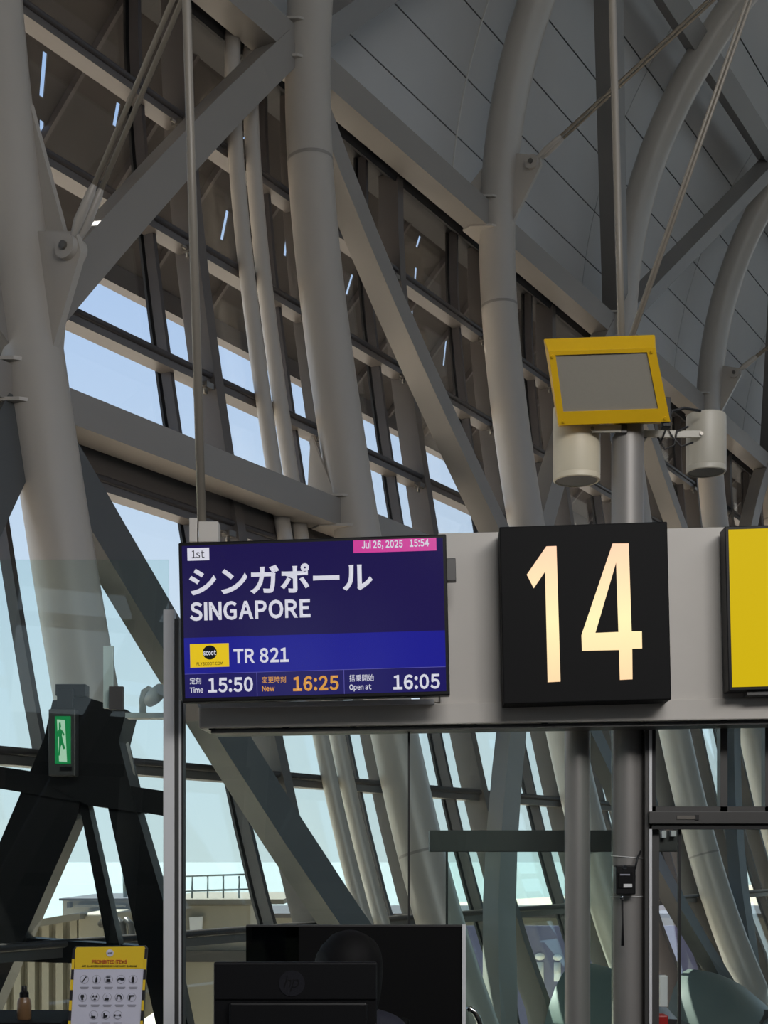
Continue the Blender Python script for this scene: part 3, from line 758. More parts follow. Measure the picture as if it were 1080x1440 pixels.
# number 14 sign ---------------------------------------------------
GS = sign_root('gate_number_sign', 823, 862, 6.42); tag(GS, 'square black gate sign with glowing number 14', 'sign'); G = Loc(823, 862, 6.42)
kg = 6.42/FPX; gw, gh = 117.5*kg, 125*kg
bm = bev_box((-gw, 0, -gh), (gw, .17, gh), .005); new_obj('sign_box', bm, M['signblack'], GS)
def poly_obj(name, loops, y, th, m, parent):
    cu = bpy.data.curves.new('p', 'CURVE'); cu.dimensions = '2D'; cu.fill_mode = 'BOTH'
    for lp in loops:
        sp = cu.splines.new('POLY'); sp.points.add(len(lp)-1); sp.use_cyclic_u = True
        for q, (a_, b_) in zip(sp.points, lp): q.co = (a_, b_, 0, 1)
    ob = bpy.data.objects.new('p', cu); COL.objects.link(ob); bpy.context.view_layer.update()
    dg = bpy.context.evaluated_depsgraph_get(); me = bpy.data.meshes.new_from_object(ob.evaluated_get(dg)); bpy.data.objects.remove(ob, do_unlink=True)
    for v in me.vertices: v.co = Vector((v.co.x, y, v.co.y))
    me.materials.clear(); me.materials.append(m); bm = BM(); bm.from_mesh(me)
    r = bmesh.ops.extrude_face_region(bm, geom=bm.faces[:]); bmesh.ops.translate(bm, verts=[g for g in r['geom'] if isinstance(g, bmesh.types.BMVert)], vec=(0, th, 0))
    bmesh.ops.recalc_face_normals(bm, faces=bm.faces[:]); bm.to_mesh(me); bm.free()
    o = bpy.data.objects.new(name, me); COL.objects.link(o); o.parent = parent; return o
def gz(l): return [G(640+x/2.4545, 720+y/2.4545) for x, y in l]
poly_obj('lit_numeral', [gz([(248, 215), (315, 118), (350, 117), (364, 585), (320, 587), (311, 205), (272, 262)])], -.003, .004, M['num'], GS)
poly_obj('lit_numeral', [gz([(543, 110), (598, 110), (608, 413), (643, 413), (644, 472), (610, 473), (611, 578), (568, 580), (565, 477), (438, 479), (436, 425)]),
                         gz([(555, 175), (563, 415), (484, 418)])], -.003, .004, M['num'], GS)
# yellow sign at right ---------------------------------------------
YS = sign_root('yellow_sign', 1150, 852, 6.42); tag(YS, 'black framed lit yellow sign cut off by the right edge', 'sign')
bm = bev_box((-127*kg, 0, -116*kg), (127*kg, .12, 116*kg), .004); new_obj('frame', bm, M['black'], YS)
bm = BM(); add_box(bm, (-122*kg, -.003, -111*kg), (122*kg, 0, 111*kg)); new_obj('lit_face', bm, M['lit_yellow'], YS)
bm = BM(); add_box(bm, (-100*kg, .02, -122*kg), (100*kg, .1, -116*kg)); new_obj('bottom_bracket', bm, M['dgrey'], YS)

# ------------------------------------------------------------------ hangers: thin rods
def hanger(name, label, pts, r, foot=None):
    root = empty(name, pts[0]); tag(root, label, 'rod'); bm = BM(); add_tube(bm, pts, r, 14); wchild('rod', bm, M['cable'], root)
    return root
hg = hanger('hanger_rod', 'single pale hanger rod dropping to the left end of the departure screen', [P(284, 742, 6.55), P(262, -10, 6.55), P(255, -300, 6.55)], .0205)
bm = bev_box(tuple(P(266, 762, 6.50)), tuple(P(277, 728, 6.50)+Vector((0, .05, 0))), .003); wchild('foot_bracket', bm, M['beam'], hg)
bm = bev_box(tuple(P(279, 762, 6.50)), tuple(P(307, 733, 6.50)+Vector((0, .08, 0))), .003); wchild('foot_block', bm, M['beam'], hg)
hanger('hanger_cable', 'upright pale stay cable meeting the top of the yellow floodlight', [P(876, 540, 7.05), P(869, 300, 7.05), P(861, 0, 7.05), P(853, -300, 7.05)], .0185)
st = empty('stay_cable', P(884, 540, 7.0)); tag(st, 'twin slanting stay cables from the upper right corner to the yellow floodlight', 'cable')
for d in (-3, 3):
    bm = BM(); add_tube(bm, [P(872+d*.6, 520, 7.1), P(1052+d, 5, 7.1), P(1157+d, -300, 7.1)], .009, 12); wchild('strand', bm, M['cable'], st)

# ------------------------------------------------------------------ floodlight and loudspeakers on the tall column
FL = empty('floodlight', P(852, 534, 6.70)); tag(FL, 'yellow framed floodlight with frosted panel, tilted down on the tall column', 'floodlight')
ox = FL.location.copy()
def flp(px, py, Y): return P(px, py, Y)-ox
# front corners seen in the photograph, back set further away
front = [flp(771, 492, 6.62), flp(918, 487, 6.62), flp(943, 590, 6.78), flp(786, 597, 6.78)]
upb = [flp(764, 478, 6.70), flp(922, 471, 6.70)]
back_off = Vector((0, .20, .05))
fc = [front[0], front[1], front[2], front[3]]
n_ = (fc[1]-fc[0]).cross(fc[3]-fc[0]).normalized(); n_ = -n_ if n_.y < 0 else n_
bm = BM(); body = [flp(771, 494, 6.66), flp(921, 489, 6.66), flp(942, 592, 6.80), flp(785, 597, 6.80)]
topb = [flp(764, 476, 6.74), flp(921, 470, 6.74)]
Fv = [bm.verts.new(p) for p in body]; Tb = [bm.verts.new(p) for p in topb]
Bb = [bm.verts.new(body[3]+Vector((.015, .14, .03))), bm.verts.new(body[2]+Vector((-.005, .14, .03)))]
bm.faces.new((Fv[3], Fv[2], Fv[1], Fv[0])); bm.faces.new((Fv[0], Fv[1], Tb[1], Tb[0])); bm.faces.new((Tb[0], Tb[1], Bb[1], Bb[0]))
bm.faces.new((Bb[0], Bb[1], Fv[2], Fv[3])); bm.faces.new((Fv[0], Tb[0], Bb[0], Fv[3])); bm.faces.new((Fv[1], Fv[2], Bb[1], Tb[1]))
bmesh.ops.recalc_face_normals(bm, faces=bm.faces); bevel(bm, .006, 2)
new_obj('housing', bm, M['yellow'], FL)
def inset_quad(q, l, t, r, b, push):
    A, B, Cc_, D_ = q
    def pt(u_, v_): return (A*(1-u_)+B*u_)*(1-v_)+(D_*(1-u_)+Cc_*u_)*v_
    return [pt(l, t)-n_*push, pt(1-r, t)-n_*push, pt(1-r, 1-b)-n_*push, pt(l, 1-b)-n_*push]
iq = inset_quad(body, .06, .05, .085, .18, .004); bm = BM(); A = [bm.verts.new(p) for p in iq]; B = [bm.verts.new(p+n_*.02) for p in iq]
bm.faces.new(A); bm.faces.new(B[::-1])
for i in range(4): bm.faces.new((A[i], A[(i+1) % 4], B[(i+1) % 4], B[i]))
new_obj('frosted_panel', bm, M['lens'], FL)
def quad_bar(name, u0, v0, u1, v1, m, push=.012):
    iq = inset_quad(body, u0, v0, 1-u1, 1-v1, push); bm = BM(); A = [bm.verts.new(p) for p in iq]; B = [bm.verts.new(p+n_*.02) for p in iq]
    bm.faces.new(A); bm.faces.new(B[::-1])
    for i in range(4): bm.faces.new((A[i], A[(i+1) % 4], B[(i+1) % 4], B[i]))
    new_obj(name, bm, m, FL)
quad_bar('frame_bar', 0, 0, .06, 1, M['yellow']); quad_bar('frame_bar', .915, 0, 1, 1, M['yellow']); quad_bar('frame_bar', .06, .82, .915, 1, M['yellow']); quad_bar('frame_bar', .06, 0, .915, .05, M['yellow'])
for u_, v_ in ((.03, .06), (.96, .04), (.05, .95), (.96, .95)):
    c_ = inset_quad(body, u_, v_, 1-u_, 1-v_, .02)[0]; bm = BM(); add_cyl(bm, c_, c_+n_*.012, .007, 10); new_obj('screw', bm, M['yellow'], FL)
bm = bev_box(tuple(flp(862, 585, 6.86)), tuple(flp(905, 520, 6.86)+Vector((0, .06, 0))), .005); new_obj('mount', bm, M['dgrey'], FL)
bm = BM(); add_tube(bm, [flp(938, 596, 6.86), flp(945, 578, 6.9), flp(962, 574, 6.9), flp(985, 578, 6.95)], .007, 8); new_obj('lead', bm, M['rubber'], FL)
bm = bev_box(tuple(flp(932, 600, 6.8)), tuple(flp(944, 558, 6.8)+Vector((0, .05, 0))), .004); new_obj('side_knuckle', bm, M['black'], FL)

def speaker(cx, w, yt, yb, Y, m, label, side):
    root = empty('loudspeaker', P(cx, yb, Y)); tag(root, label, 'loudspeaker'); r = w/2*Y/FPX; hgt = (yb-yt)*Y/FPX
    bm = BM(); lathe(bm, [(r*.94, hgt), (r*.99, hgt-.006), (r, hgt-.02), (r, .03), (r*.985, .026), (r, .022), (r*.99, .0), (r*.93, -.004), (r*.9, .01)], 40)
    shade(new_obj('barrel', bm, M[m], root), 35)
    bm = BM(); add_cyl(bm, (0, 0, -.001), (0, 0, .014), r*.88, 32); new_obj('grille', bm, M['dgrey'], root)
    z0_ = hgt*.60 if side > 0 else hgt*.56
    x_in = side*r*.5; x_out = side*(abs(P(882, 0, Y).x-P(cx, 0, Y).x)-.05)
    bm = bev_box((min(x_in, x_out), -r-.012, z0_-.018), (max(x_in, x_out), -r+.0, z0_+.018), .003); new_obj('arm', bm, M['speak'], root)
    bm = bev_box((min(x_out-.03, x_out+.03), -r-.01, z0_-.02), (max(x_out-.03, x_out+.03), .02, z0_+.02), .003); new_obj('arm_bracket', bm, M['dgrey'], root)
    bm = BM(); add_cyl(bm, (x_in, -r-.02, z0_), (x_in, -r-.012, z0_), .009, 12); new_obj('bolt', bm, M['cap'], root)
    return root
speaker(811, 66, 572, 676, 6.98, 'cream', 'cream cylindrical loudspeaker left of the tall column', 1)
speaker(993, 56, 584, 664, 7.1, 'speak', 'grey cylindrical loudspeaker right of the tall column', -1)
cb = empty('hanging_cable', P(960, 620, 7.0)); tag(cb, 'tangled black cables between the floodlight and the right loudspeaker', 'cable')
for pts in ([(928, 625), (938, 600), (946, 615), (958, 628), (975, 622)], [(925, 615), (935, 632), (948, 626), (952, 606), (968, 600)]):
    bm = BM(); add_tube(bm, [P(x, y, 6.98) for x, y in pts], .005, 8); wchild('lead', bm, M['rubber'], cb)

# ------------------------------------------------------------------ glass portal under the beam
YG = 6.78
def wbox(name, x0, y0, x1, y1, Y, d, m, root, bv=.0):
    a_ = P(x0, y1, Y); b_ = P(x1, y0, Y); bm = BM(); add_box(bm, (a_.x, Y, a_.z), (b_.x, Y+d, b_.z))
    if bv: bevel(bm, bv)
    return wchild(name, bm, m, root)
YF = 2*FPX
PY = {Y: HOR+EYE*FPX/Y for Y in (YG, 6.6, 6.85, 6.75)}
def floor_y(Y): return HOR+EYE*FPX/Y
pil = empty('portal_post', P(243, floor_y(6.7), 6.7)); tag(pil, 'pale aluminium post at the left end of the glass portal', 'post')
wbox('front_strip', 229.5, 857, 245, floor_y(6.7), 6.7, .05, M['silver'], pil, .003)
wbox('side_channel', 245, 870, 251.5, floor_y(6.7), 6.712, .09, M['dgrey'], pil)
wbox('edge_strip', 251.5, 985, 255, floor_y(6.7), 6.71, .09, M['silver'], pil)
wbox('gasket', 255, 985, 257.5, floor_y(6.7), 6.71, .09, M['seal'], pil)
LG = empty('glass_screen', P(100, floor_y(6.95), 6.95)); tag(LG, 'tall frameless glass screen at the left with bright reflections, beside the pale post', 'glass screen')
LG.rotation_euler = (0, 0, 0)
g = wbox('pane', -160, 787, 237, floor_y(6.95), 6.95, .012, M['g_scr'], LG)
wbox('clamp', 145, 908, 159, 996, 6.97, .03, M['silver'], LG, .002)
wbox('clamp', 153, 965, 173, 998, 6.92, .03, M['dgrey'], LG, .002)
IG = empty('glass_partition', P(500, floor_y(YG), YG)); tag(IG, 'clear glass partition under the sign beam between the pale post and the columns', 'glass partition')
for x0_, x1_ in ((257.5, 574), (576, 795), (830, 862)):
    wbox('pane', x0_, 1014, x1_, floor_y(YG), YG, .012, M['g_scr'], IG)
wbox('joint', 573.6, 1014, 576.4, 1300, YG-.002, .016, M['seal'], IG)
hd = empty('door_header', P(780, 1167, 7.4)); tag(hd, 'dark door header bar behind the glass between the columns', 'header')
wbox('bar', 604, 1167.5, 957, 1198, 7.4, .16, M['dgrey'], hd, .004)
wbox('hinge', 931, 1168, 937, 1178, 7.35, .06, M['silver'], hd)
wbox('hinge', 944, 1168, 951, 1176, 7.35, .06, M['silver'], hd)
wbox('jamb', 627, 1198, 630, floor_y(7.4), 7.38, .03, M['seal'], hd)
IG2 = empty('inner_glass_door', P(700, floor_y(7.45), 7.45)); tag(IG2, 'inner glass door leaf under the dark header, left of the columns', 'door')
wbox('leaf', 630, 1198, 925, floor_y(7.45), 7.45, .012, M['g_scr'], IG2)
fr = empty('door_frame', P(1000, floor_y(6.85), 6.85)); tag(fr, 'grey metal door frame with glazed fanlight at right of the tall column', 'door frame')
fy = floor_y(6.85)
wbox('stile', 907, 1008, 913, fy, 6.85, .1, M['dgrey'], fr, .002); wbox('stile_edge', 913, 1008, 917, fy, 6.84, .1, M['silver'], fr, .001)
wbox('inner_stile', 914, 1166, 927, fy, 6.9, .06, M['dgrey'], fr)
wbox('head_rail', 913, 1141, 1260, 1158.5, 6.82, .14, M['dgrey'], fr, .003)
wbox('head_gasket', 913, 1158.5, 1260, 1166, 6.84, .1, M['seal'], fr)
wbox('maker_plate', 952, 1147, 978, 1152, 6.815, .006, M['cap'], fr); wbox('plate_stud', 978, 1146, 983, 1153, 6.813, .008, M['seal'], fr)
wbox('top_rail', 917, 1008, 1260, 1013, 6.85, .08, M['dgrey'], fr); wbox('fanlight_sill', 917, 1134, 1260, 1141, 6.85, .08, M['dgrey'], fr)
wbox('glazing_bar', 1013, 1011, 1023, 1141, 6.85, .07, M['dgrey'], fr); wbox('glazing_bar', 1076, 1011, 1086, 1141, 6.85, .07, M['dgrey'], fr)
wbox('glazing_bar', 917, 1011, 922, 1141, 6.85, .07, M['seal'], fr)
wbox('fanlight_pane', 922, 1012, 1260, 1140, 6.89, .01, M['g_scr'], fr)
dl = empty('door_1', P(1050, fy, 6.9)); tag(dl, kind='structure')
wbox('leaf', 958, 1166, 1260, fy, 6.9, .012, M['g_scr'], dl); wbox('leaf_edge', 954, 1166, 957.5, fy, 6.895, .025, M['seal'], dl)

# low smoked screen behind the desk, second glass edge line
ds = empty('smoked_screen', P(500, floor_y(6.1), 6.1)); tag(ds, 'low dark smoked screen standing behind the desk', 'screen panel')
wbox('panel', 420, 1303, 650, floor_y(6.1), 6.1, .02, M['matte'], ds); wbox('side_pane', 346, 1303, 420, floor_y(6.1), 6.1, .012, M['g_dark'], ds)
wbox('top_edge', 346, 1300.5, 652, 1303, 6.095, .026, M['dgrey'], ds); wbox('end_post', 650, 1300, 655, floor_y(6.1), 6.09, .03, M['silver'], ds)

# wall-phone like control unit cable-tied to the column
hs = empty('control_handset', P(882, 1236, 6.84)); tag(hs, 'small black handset unit strapped to the tall column, cord hanging', 'handset')
wbox('body', 866.5, 1217, 894, 1258, 6.80, .07, M['black'], hs, .005)
wbox('face', 869, 1226, 890, 1249, 6.794, .01, M['signblack'], hs, .002)
wbox('print_strip', 872, 1229, 886, 1231, 6.7925, .004, M['inkgrey'], hs); wbox('label_plate', 877, 1243, 889, 1248, 6.792, .004, M['white'], hs)
bm = BM(); c_ = P(879, 1220, 6.795); add_cyl(bm, c_, c_+Vector((0, .01, 0)), .010, 16); wchild('key_switch', bm, M['chrome'], hs)
bm = BM(); add_tube(bm, [P(873, 1262, 6.80), P(875, 1266, 6.80), P(875.5, 1300, 6.80), P(875.5, 1330, 6.80)], [.007, .005, .0045, .008], 10); wchild('cord', bm, M['rubber'], hs)
bm = BM(); add_cyl(bm, P(875, 1259, 6.80), P(875, 1266, 6.80), .008, 10); wchild('ferrule', bm, M['chrome'], hs)
bm = BM(); add_tube(bm, [P(893, 1222, 6.82), P(896, 1208, 6.83), P(901, 1197, 6.85)], .005, 8); wchild('aerial', bm, M['rubber'], hs)
for yy, dy in ((1203, 5), (1261, -1)):
    bm = BM(); pts = []
    for k in range(13):
        a = pi+pi*k/12; pts.append(P(882.5, yy+dy*k/12, YC)+Vector((cos(a)*(r2+.003), sin(a)*(r2+.003), 0)))
    add_tube(bm, pts, .002, 6); wchild('cable_tie', bm, M['white'], hs)

# ------------------------------------------------------------------ exit sign at left
EX = empty('exit_sign', P(88, 1042, 10.8)); tag(EX, 'green running man exit sign in a grey box behind the left glass', 'sign')
wbox('box', 68, 997, 106, 1091, 10.8, .12, M['dgrey'], EX, .008); wbox('green_panel', 77, 1007, 99, 1074, 10.785, .02, M['green'], EX, .002)
def ex(l): return [((x-88)*10.77/FPX, (1042-y)*10.77/FPX) for x, y in l]
poly_obj('lit_field', [ex([(81, 1012), (92, 1013), (95, 1072), (84, 1071)])], -.022, .004, M['greenlit'], EX)
man = [(84, 1017), (86, 1016), (87, 1022), (86, 1025), (90, 1029), (92, 1034), (90, 1035), (89, 1031), (88, 1034), (90, 1044), (93, 1053), (90, 1054), (88, 1047), (86.5, 1050), (85, 1063), (83.5, 1063), (84, 1050), (84, 1036), (82, 1037), (81.5, 1030), (84, 1026)]
poly_obj('running_man', [ex(man)], -.027, .004, M['green'], EX)
wbox('lower_grille', 84, 1078, 101, 1084, 10.79, .015, M['black'], EX)
wbox('hanger', 80, 968, 102, 997, 10.82, .05, M['black'], EX, .004)
AF = empty('reflected_a_shape', P(120, 1440, 11.0)); tag(AF, 'black A shape behind the exit sign and poster, partly a reflection built solid', 'dark silhouette')  # dark A is partly a reflection in the left glass, modelled as solid pieces
def apoly(name, l, Y, d, m):
    bm = BM(); A = [bm.verts.new(P(x, y, Y)) for x, y in l]; B = [bm.verts.new(P(x, y, Y)+Vector((0, d, 0))) for x, y in l]; k = len(l)
    bm.faces.new(A); bm.faces.new(B[::-1])
    for i in range(k): bm.faces.new((A[i], A[(i+1) % k], B[(i+1) % k], B[i]))
    return wchild(name, bm, m, AF)
apoly('head_block', [(74, 985), (120, 980), (178, 998), (167, 1042), (192, 1142), (122, 1132), (61, 1100), (62, 1038)], 11.0, .5, M['black'])
apoly('leg', [(62, 1038), (112, 1129), (108, 1151), (-30, 1465), (-120, 1465)], 11.06, .35, M['black'])
apoly('leg', [(111, 1128), (123, 1129), (168, 1330), (200, 1480), (180, 1480), (150, 1330)], 11.10, .2, M['black'])
apoly('leg', [(150, 1128), (192, 1140), (228, 1262), (272, 1480), (228, 1480), (194, 1326)], 11.06, .35, M['black'])
apoly('crossbar', [(-140, 1062), (0, 1078), (228, 1112), (239, 1115), (239, 1149), (228, 1147), (0, 1109), (-140, 1085)], 11.02, .3, M['black'])
apoly('crossbar', [(-100, 1312), (36, 1319), (210, 1331), (210, 1358), (20, 1352), (-100, 1346)], 11.16, .2, M['black'])
apoly('junction_box', [(78, 962), (120, 962), (120, 978), (78, 978)], 10.9, .15, M['black'])

cm = empty('camera_unit', P(205, 980, 7.3)); tag(cm, 'small pale swivel camera unit by the pale post, behind the glass', 'camera')
bm = BM(); add_tube(bm, [P(201, 1003, 7.3), P(200, 985, 7.3), P(203, 973, 7.3), P(209, 969, 7.3), P(214, 972, 7.3)], .018, 12); wchild('arm', bm, M['silver'], cm)
bm = BM(); add_tube(bm, [P(210, 986, 7.3), P(216, 980, 7.25), P(227, 970, 7.2)], [.032, .04, .036], 14); wchild('head', bm, M['silver'], cm)
wbox('base', 176, 1002, 232, 1009, 7.25, .12, M['silver'], cm)

# ------------------------------------------------------------------ poster stand, bottle on dark cabinet
PO = empty('poster_stand', P(153, floor_y(5.6), 5.6)); tag(PO, 'prohibited items poster on a yellow and black edged stand at the lower left', 'poster stand')
kp = 5.6/FPX
base = PO.location
def pp(x, y): # photo pixel -> local x,z (stand leans very slightly)
    q = P(x, y, 5.6)-base; return q.x, q.z
poly_obj('board', [[pp(106, 1331), pp(204, 1330), pp(207, 1334), pp(199, 1480), pp(190, 1640), pp(84, 1640), pp(95, 1480), pp(103, 1336)]], 0, .02, M['dgrey'], PO)
poly_obj('header', [[pp(108, 1332), pp(203, 1331), pp(205, 1335), pp(203, 1362), pp(105, 1363), pp(106, 1336)]], -.004, .004, M['posteryellow'], PO)
poly_obj('sheet', [[pp(104.5, 1362), pp(203, 1361), pp(197, 1470), pp(190, 1620), pp(89, 1620), pp(98, 1470)]], -.003, .003, M['paper'], PO)
for k in range(9):
    y0_, y1_ = 1334+k*14.5, 1334+(k+1)*14.5
    m_ = M['ink'] if k % 2 == 0 else M['posteryellow']
    fx = lambda y: 103-(y-1335)*.062; gx = lambda y: 206.5-(y-1335)*.062
    m2 = M['posteryellow'] if k % 2 == 0 else M['ink']
    poly_obj('edge_stripe', [[pp(fx(y0_)-.5, y0_), pp(fx(y0_)+3, y0_), pp(fx(y1_)+3, y1_), pp(fx(y1_)-.5, y1_)]], -.006, .003, m_, PO)
    poly_obj('edge_stripe', [[pp(gx(y0_)-2.5, y0_), pp(gx(y0_)+1, y0_), pp(gx(y1_)+1, y1_), pp(gx(y1_)-2.5, y1_)]], -.006, .003, m_, PO)
def ptext(s, x0, y0, x1, y1, m, b=.01, y=-.007):
    a_ = pp(x0, y1); c_ = pp(x1, y0); return text_fit('lettering', s, a_[0], a_[1], c_[0], c_[1], y, M[m], PO, b, .001)
ptext('PROHIBITED ITEMS', 130, 1349.5, 179, 1354.8, 'inkred', .02)
ptext('NOT ALLOWED IN CHECKED OR HAND CARRY BAGGAGE', 116, 1357, 193, 1359.4, 'ink', .01)
def pdisc(x, y, r, m, yy, name='pictogram_ring'):
    a_ = pp(x, y); bm = BM(); add_cyl(bm, (a_[0], yy, a_[1]), (a_[0], yy+.001, a_[1]), r*kp, 24); return new_obj(name, bm, M[m], PO)
def ppoly(l, m='ink', name='pictogram'): return poly_obj(name, [[pp(*q) for q in l]], -.009, .001, M[m], PO)
pdisc(155, 1340, 5.2, 'paper', -.006, 'airline_disc'); ptext('scoot', 152, 1338.5, 158.5, 1341.5, 'ink', .02, -.0075)
rows_ = [(1377, (119, 136, 153, 170.5, 187.5)), (1402, (116.5, 134, 151, 168, 185.5)), (1427, (132, 149, 166))]
for ry, xs in rows_:
    for x in xs:
        pdisc(x, ry, 6.1, 'inkgrey', -.0045); pdisc(x, ry, 5.5, 'paper', -.0055, 'pictogram_field')
        poly_obj('caption', [[pp(x-6, ry+10.5), pp(x+6, ry+10.5), pp(x+6, ry+11.6), pp(x-6, ry+11.6)]], -.0045, .001, M['inkgrey'], PO)
        poly_obj('caption', [[pp(x-5, ry+12.6), pp(x+5, ry+12.6), pp(x+5, ry+13.6), pp(x-5, ry+13.6)]], -.0045, .001, M['inkgrey'], PO)
def ic(x, y, l, m='ink'): ppoly([(x+a_, y+b_) for a_, b_ in l], m)
ic(119, 1377, [(2.5, -4.5), (3.8, -3.5), (-2, 4), (-3, 3)]); ic(136, 1377, [(0, -4), (1.8, 0), (1.5, 4), (-1.5, 4), (-1.2, 0)])
ic(153, 1377, [(-3, -4), (3, -4), (3, -2.8), (-3, -2.8)]); ic(153, 1377, [(-2.5, -.5), (2.5, -.5), (3, 3.5), (-3, 3.5)])
ic(170.5, 1377, [(-5, 0), (-2, -2.5), (5, -2), (5, 1), (1, 1.5), (-2, -.5), (-4, 2)]); ic(187.5, 1377, [(-.8, -4), (.8, -4), (1.8, -1), (1.8, 4), (-1.8, 4), (-1.8, -1)])
ic(116.5, 1402, [(-2, -3.5), (2, -3.5), (2.5, 0), (1, 1), (1.5, 4), (-1.5, 3), (-1, 1), (-2.5, 0)])
for a_ in (pi/2, pi/2+2*pi/3, pi/2+4*pi/3):
    ic(134, 1402, [(cos(a_)*.8, sin(a_)*.8), (cos(a_-.5)*4, sin(a_-.5)*4), (cos(a_+.5)*4, sin(a_+.5)*4)])
ic(151, 1402, [(-2.5, 1), (2.5, 1), (2.5, 4), (-2.5, 4)]); ic(151, 1402, [(-.4, -3.5), (.4, -3.5), (.4, 0), (-.4, 0)])
ic(168, 1402, [(-3.5, 3), (-3.5, -1), (-2, -3.5), (2, -3.5), (3.5, -1), (3.5, 3), (2, 3), (2, -.5), (0, -2), (-2, -.5), (-2, 3)])
ic(185.5, 1402, [(-4, -3), (4.5, -3), (4, -1.2), (-1, -.8), (-2, 4), (-4, 3.6), (-3.6, 0)])
ic(132, 1427, [(-3, 1), (3, 1.5), (2.5, 4), (-3, 4)]); ic(132, 1427, [(-2.5, -4), (-1.5, 1), (-2.4, 1)]); ic(149, 1427, [(-3, -3), (-1, -3), (-1, 0), (3, 0), (2, 3), (-3, 4)])
ic(166, 1427, [(-4.5, -.8), (-3, -1), (-3, 2), (-4.5, 2)]); ic(166, 1427, [(3, -1), (4.5, -.8), (4.5, 2), (3, 2)]); ic(166, 1427, [(-3, 0), (3, -.3), (3, .3), (-3, .6)])
bm = bev_box((-.17, -.14, 0), (.17, .16, .03), .006); new_obj('foot', bm, M['dgrey'], PO)
bm = BM(); add_box(bm, (-.03, .02, .02), (.03, .05, pp(0, 1500)[1])); new_obj('support_post', bm, M['dgrey'], PO)

cab = empty('dark_cabinet', P(40, floor_y(6.3), 6.3)); tag(cab, 'low black cabinet at the bottom left edge under the amber bottle', 'cabinet')
zc = P(0, 1438, 6.3).z
bm = bev_box((P(-60, 0, 6.3).x, 6.15, 0.06), (P(96, 0, 6.3).x, 6.62, zc), .012); wchild('carcass', bm, M['matte'], cab)
bm = bev_box((P(-58, 0, 6.3).x, 6.17, 0), (P(94, 0, 6.3).x, 6.6, .06), .004); wchild('plinth', bm, M['black'], cab)
bm = bev_box((P(-62, 0, 6.3).x, 6.13, zc), (P(98, 0, 6.3).x, 6.64, zc+.02), .006); wchild('worktop', bm, M['matte'], cab)
bt = empty('bottle', (P(38, 0, 6.3).x, 6.25, zc+.02)); tag(bt, 'amber bottle with black screw cap on the dark cabinet at lower left', 'bottle')
rb = .031; hb_ = (1438-1407)*6.3/FPX
bm = BM(); lathe(bm, [(rb*.9, 0), (rb, .006), (rb, hb_*.72), (rb*.9, hb_*.88), (rb*.62, hb_), (rb*.60, hb_+.004)], 28); shade(new_obj('body', bm, M['bottle'], bt), 40)
bm = BM(); lathe(bm, [(rb*.66, hb_+.0), (rb*.66, hb_+.02), (rb*.40, hb_+.026), (rb*.38, hb_+.046), (rb*.3, hb_+.05)], 24); shade(new_obj('cap', bm, M['black'], bt), 40)

# ------------------------------------------------------------------ desk, monitor, seated attendant
dk = empty('counter_desk', (P(450, 0, 4.6).x, 4.55, 0)); tag(dk, 'dark counter desk under the monitor', 'desk')
bm = bev_box((-.75, -.35, .70), (.75, .40, .74), .006); new_obj('worktop', bm, M['matte'], dk)
bm = bev_box((-.73, -.33, 0), (.73, -.29, .70), .004); new_obj('front_panel', bm, M['matte'], dk)
for sx in (-.73, .70): bm = bev_box((sx, -.29, 0), (sx+.03, .36, .70), .003); new_obj('side_panel', bm, M['matte'], dk)
mo = empty('monitor', (P(413.5, 0, 4.4).x, 4.46, .74)); tag(mo, 'black computer monitor seen from behind with a round emblem', 'monitor')
km = 4.4/FPX; zt = P(0, 1355, 4.4).z-.74; mw = 116.5*km
bm = bev_box((-mw, 0, zt-.335), (mw, .022, zt), .006, 3); new_obj('back_shell', bm, M['black'], mo)
zr = P(0, 1411, 4.4).z-.74
bm = BM(); v = add_box(bm, (-mw+.05, -.028, zt-.31), (mw-.03, 0, zr)); bevel(bm, .008); new_obj('rear_bulge', bm, M['black'], mo)
bm = bev_box((-mw+.002, -.006, zr+.006), (mw-.002, .0, zt-.003), .003); new_obj('upper_band', bm, M['black'], mo)
bm = BM(); lx, lz = P(409, 0, 4.4).x-mo.location.x, P(0, 1385, 4.4).z-.74; add_cyl(bm, (lx, -.0085, lz), (lx, -.006, lz), 18.5*km, 36); EMB = new_obj('emblem', bm, mat('emblem_gloss', (36, 36, 40), .2), mo)
def slant_text():
    o = text_fit('emblem_lettering', 'hp', lx-10*km, lz-11*km, lx+10*km, lz+11*km, -.0095, M['signblack'], EMB, .0, .001)
    for v_ in o.data.vertices: v_.co.x += (v_.co.z-lz)*.28
slant_text()
bm = bev_box((-.03, .0, .01), (.03, .03, zt-.2), .004); new_obj('stand_neck', bm, M['black'], mo)
bm = bev_box((-.12, -.08, 0), (.12, .12, .012), .004); new_obj('stand_foot', bm, M['black'], mo)

ch = empty('office_chair', (P(492, 0, 5.0).x, 5.22, 0)); tag(ch, 'black office chair behind the desk under the attendant', 'chair')
bm = bev_box((-.24, -.24, .40), (.24, .22, .46), .02, 3); new_obj('seat', bm, M['matte'], ch)
bm = bev_box((-.22, .24, .55), (.22, .29, .98), .02, 3); new_obj('backrest', bm, M['matte'], ch)
bm = BM(); add_cyl(bm, (0, 0, .06), (0, 0, .40), .025, 14); add_box(bm, (-.03, .18, .42), (.03, .25, .60)); new_obj('gas_stem', bm, M['dgrey'], ch)
for k in range(5):
    a = 2*pi*k/5; bm = BM(); add_tube(bm, [(0, 0, .08), (cos(a)*.28, sin(a)*.28, .04)], [.022, .016], 8); o = new_obj('leg', bm, M['dgrey'], ch)

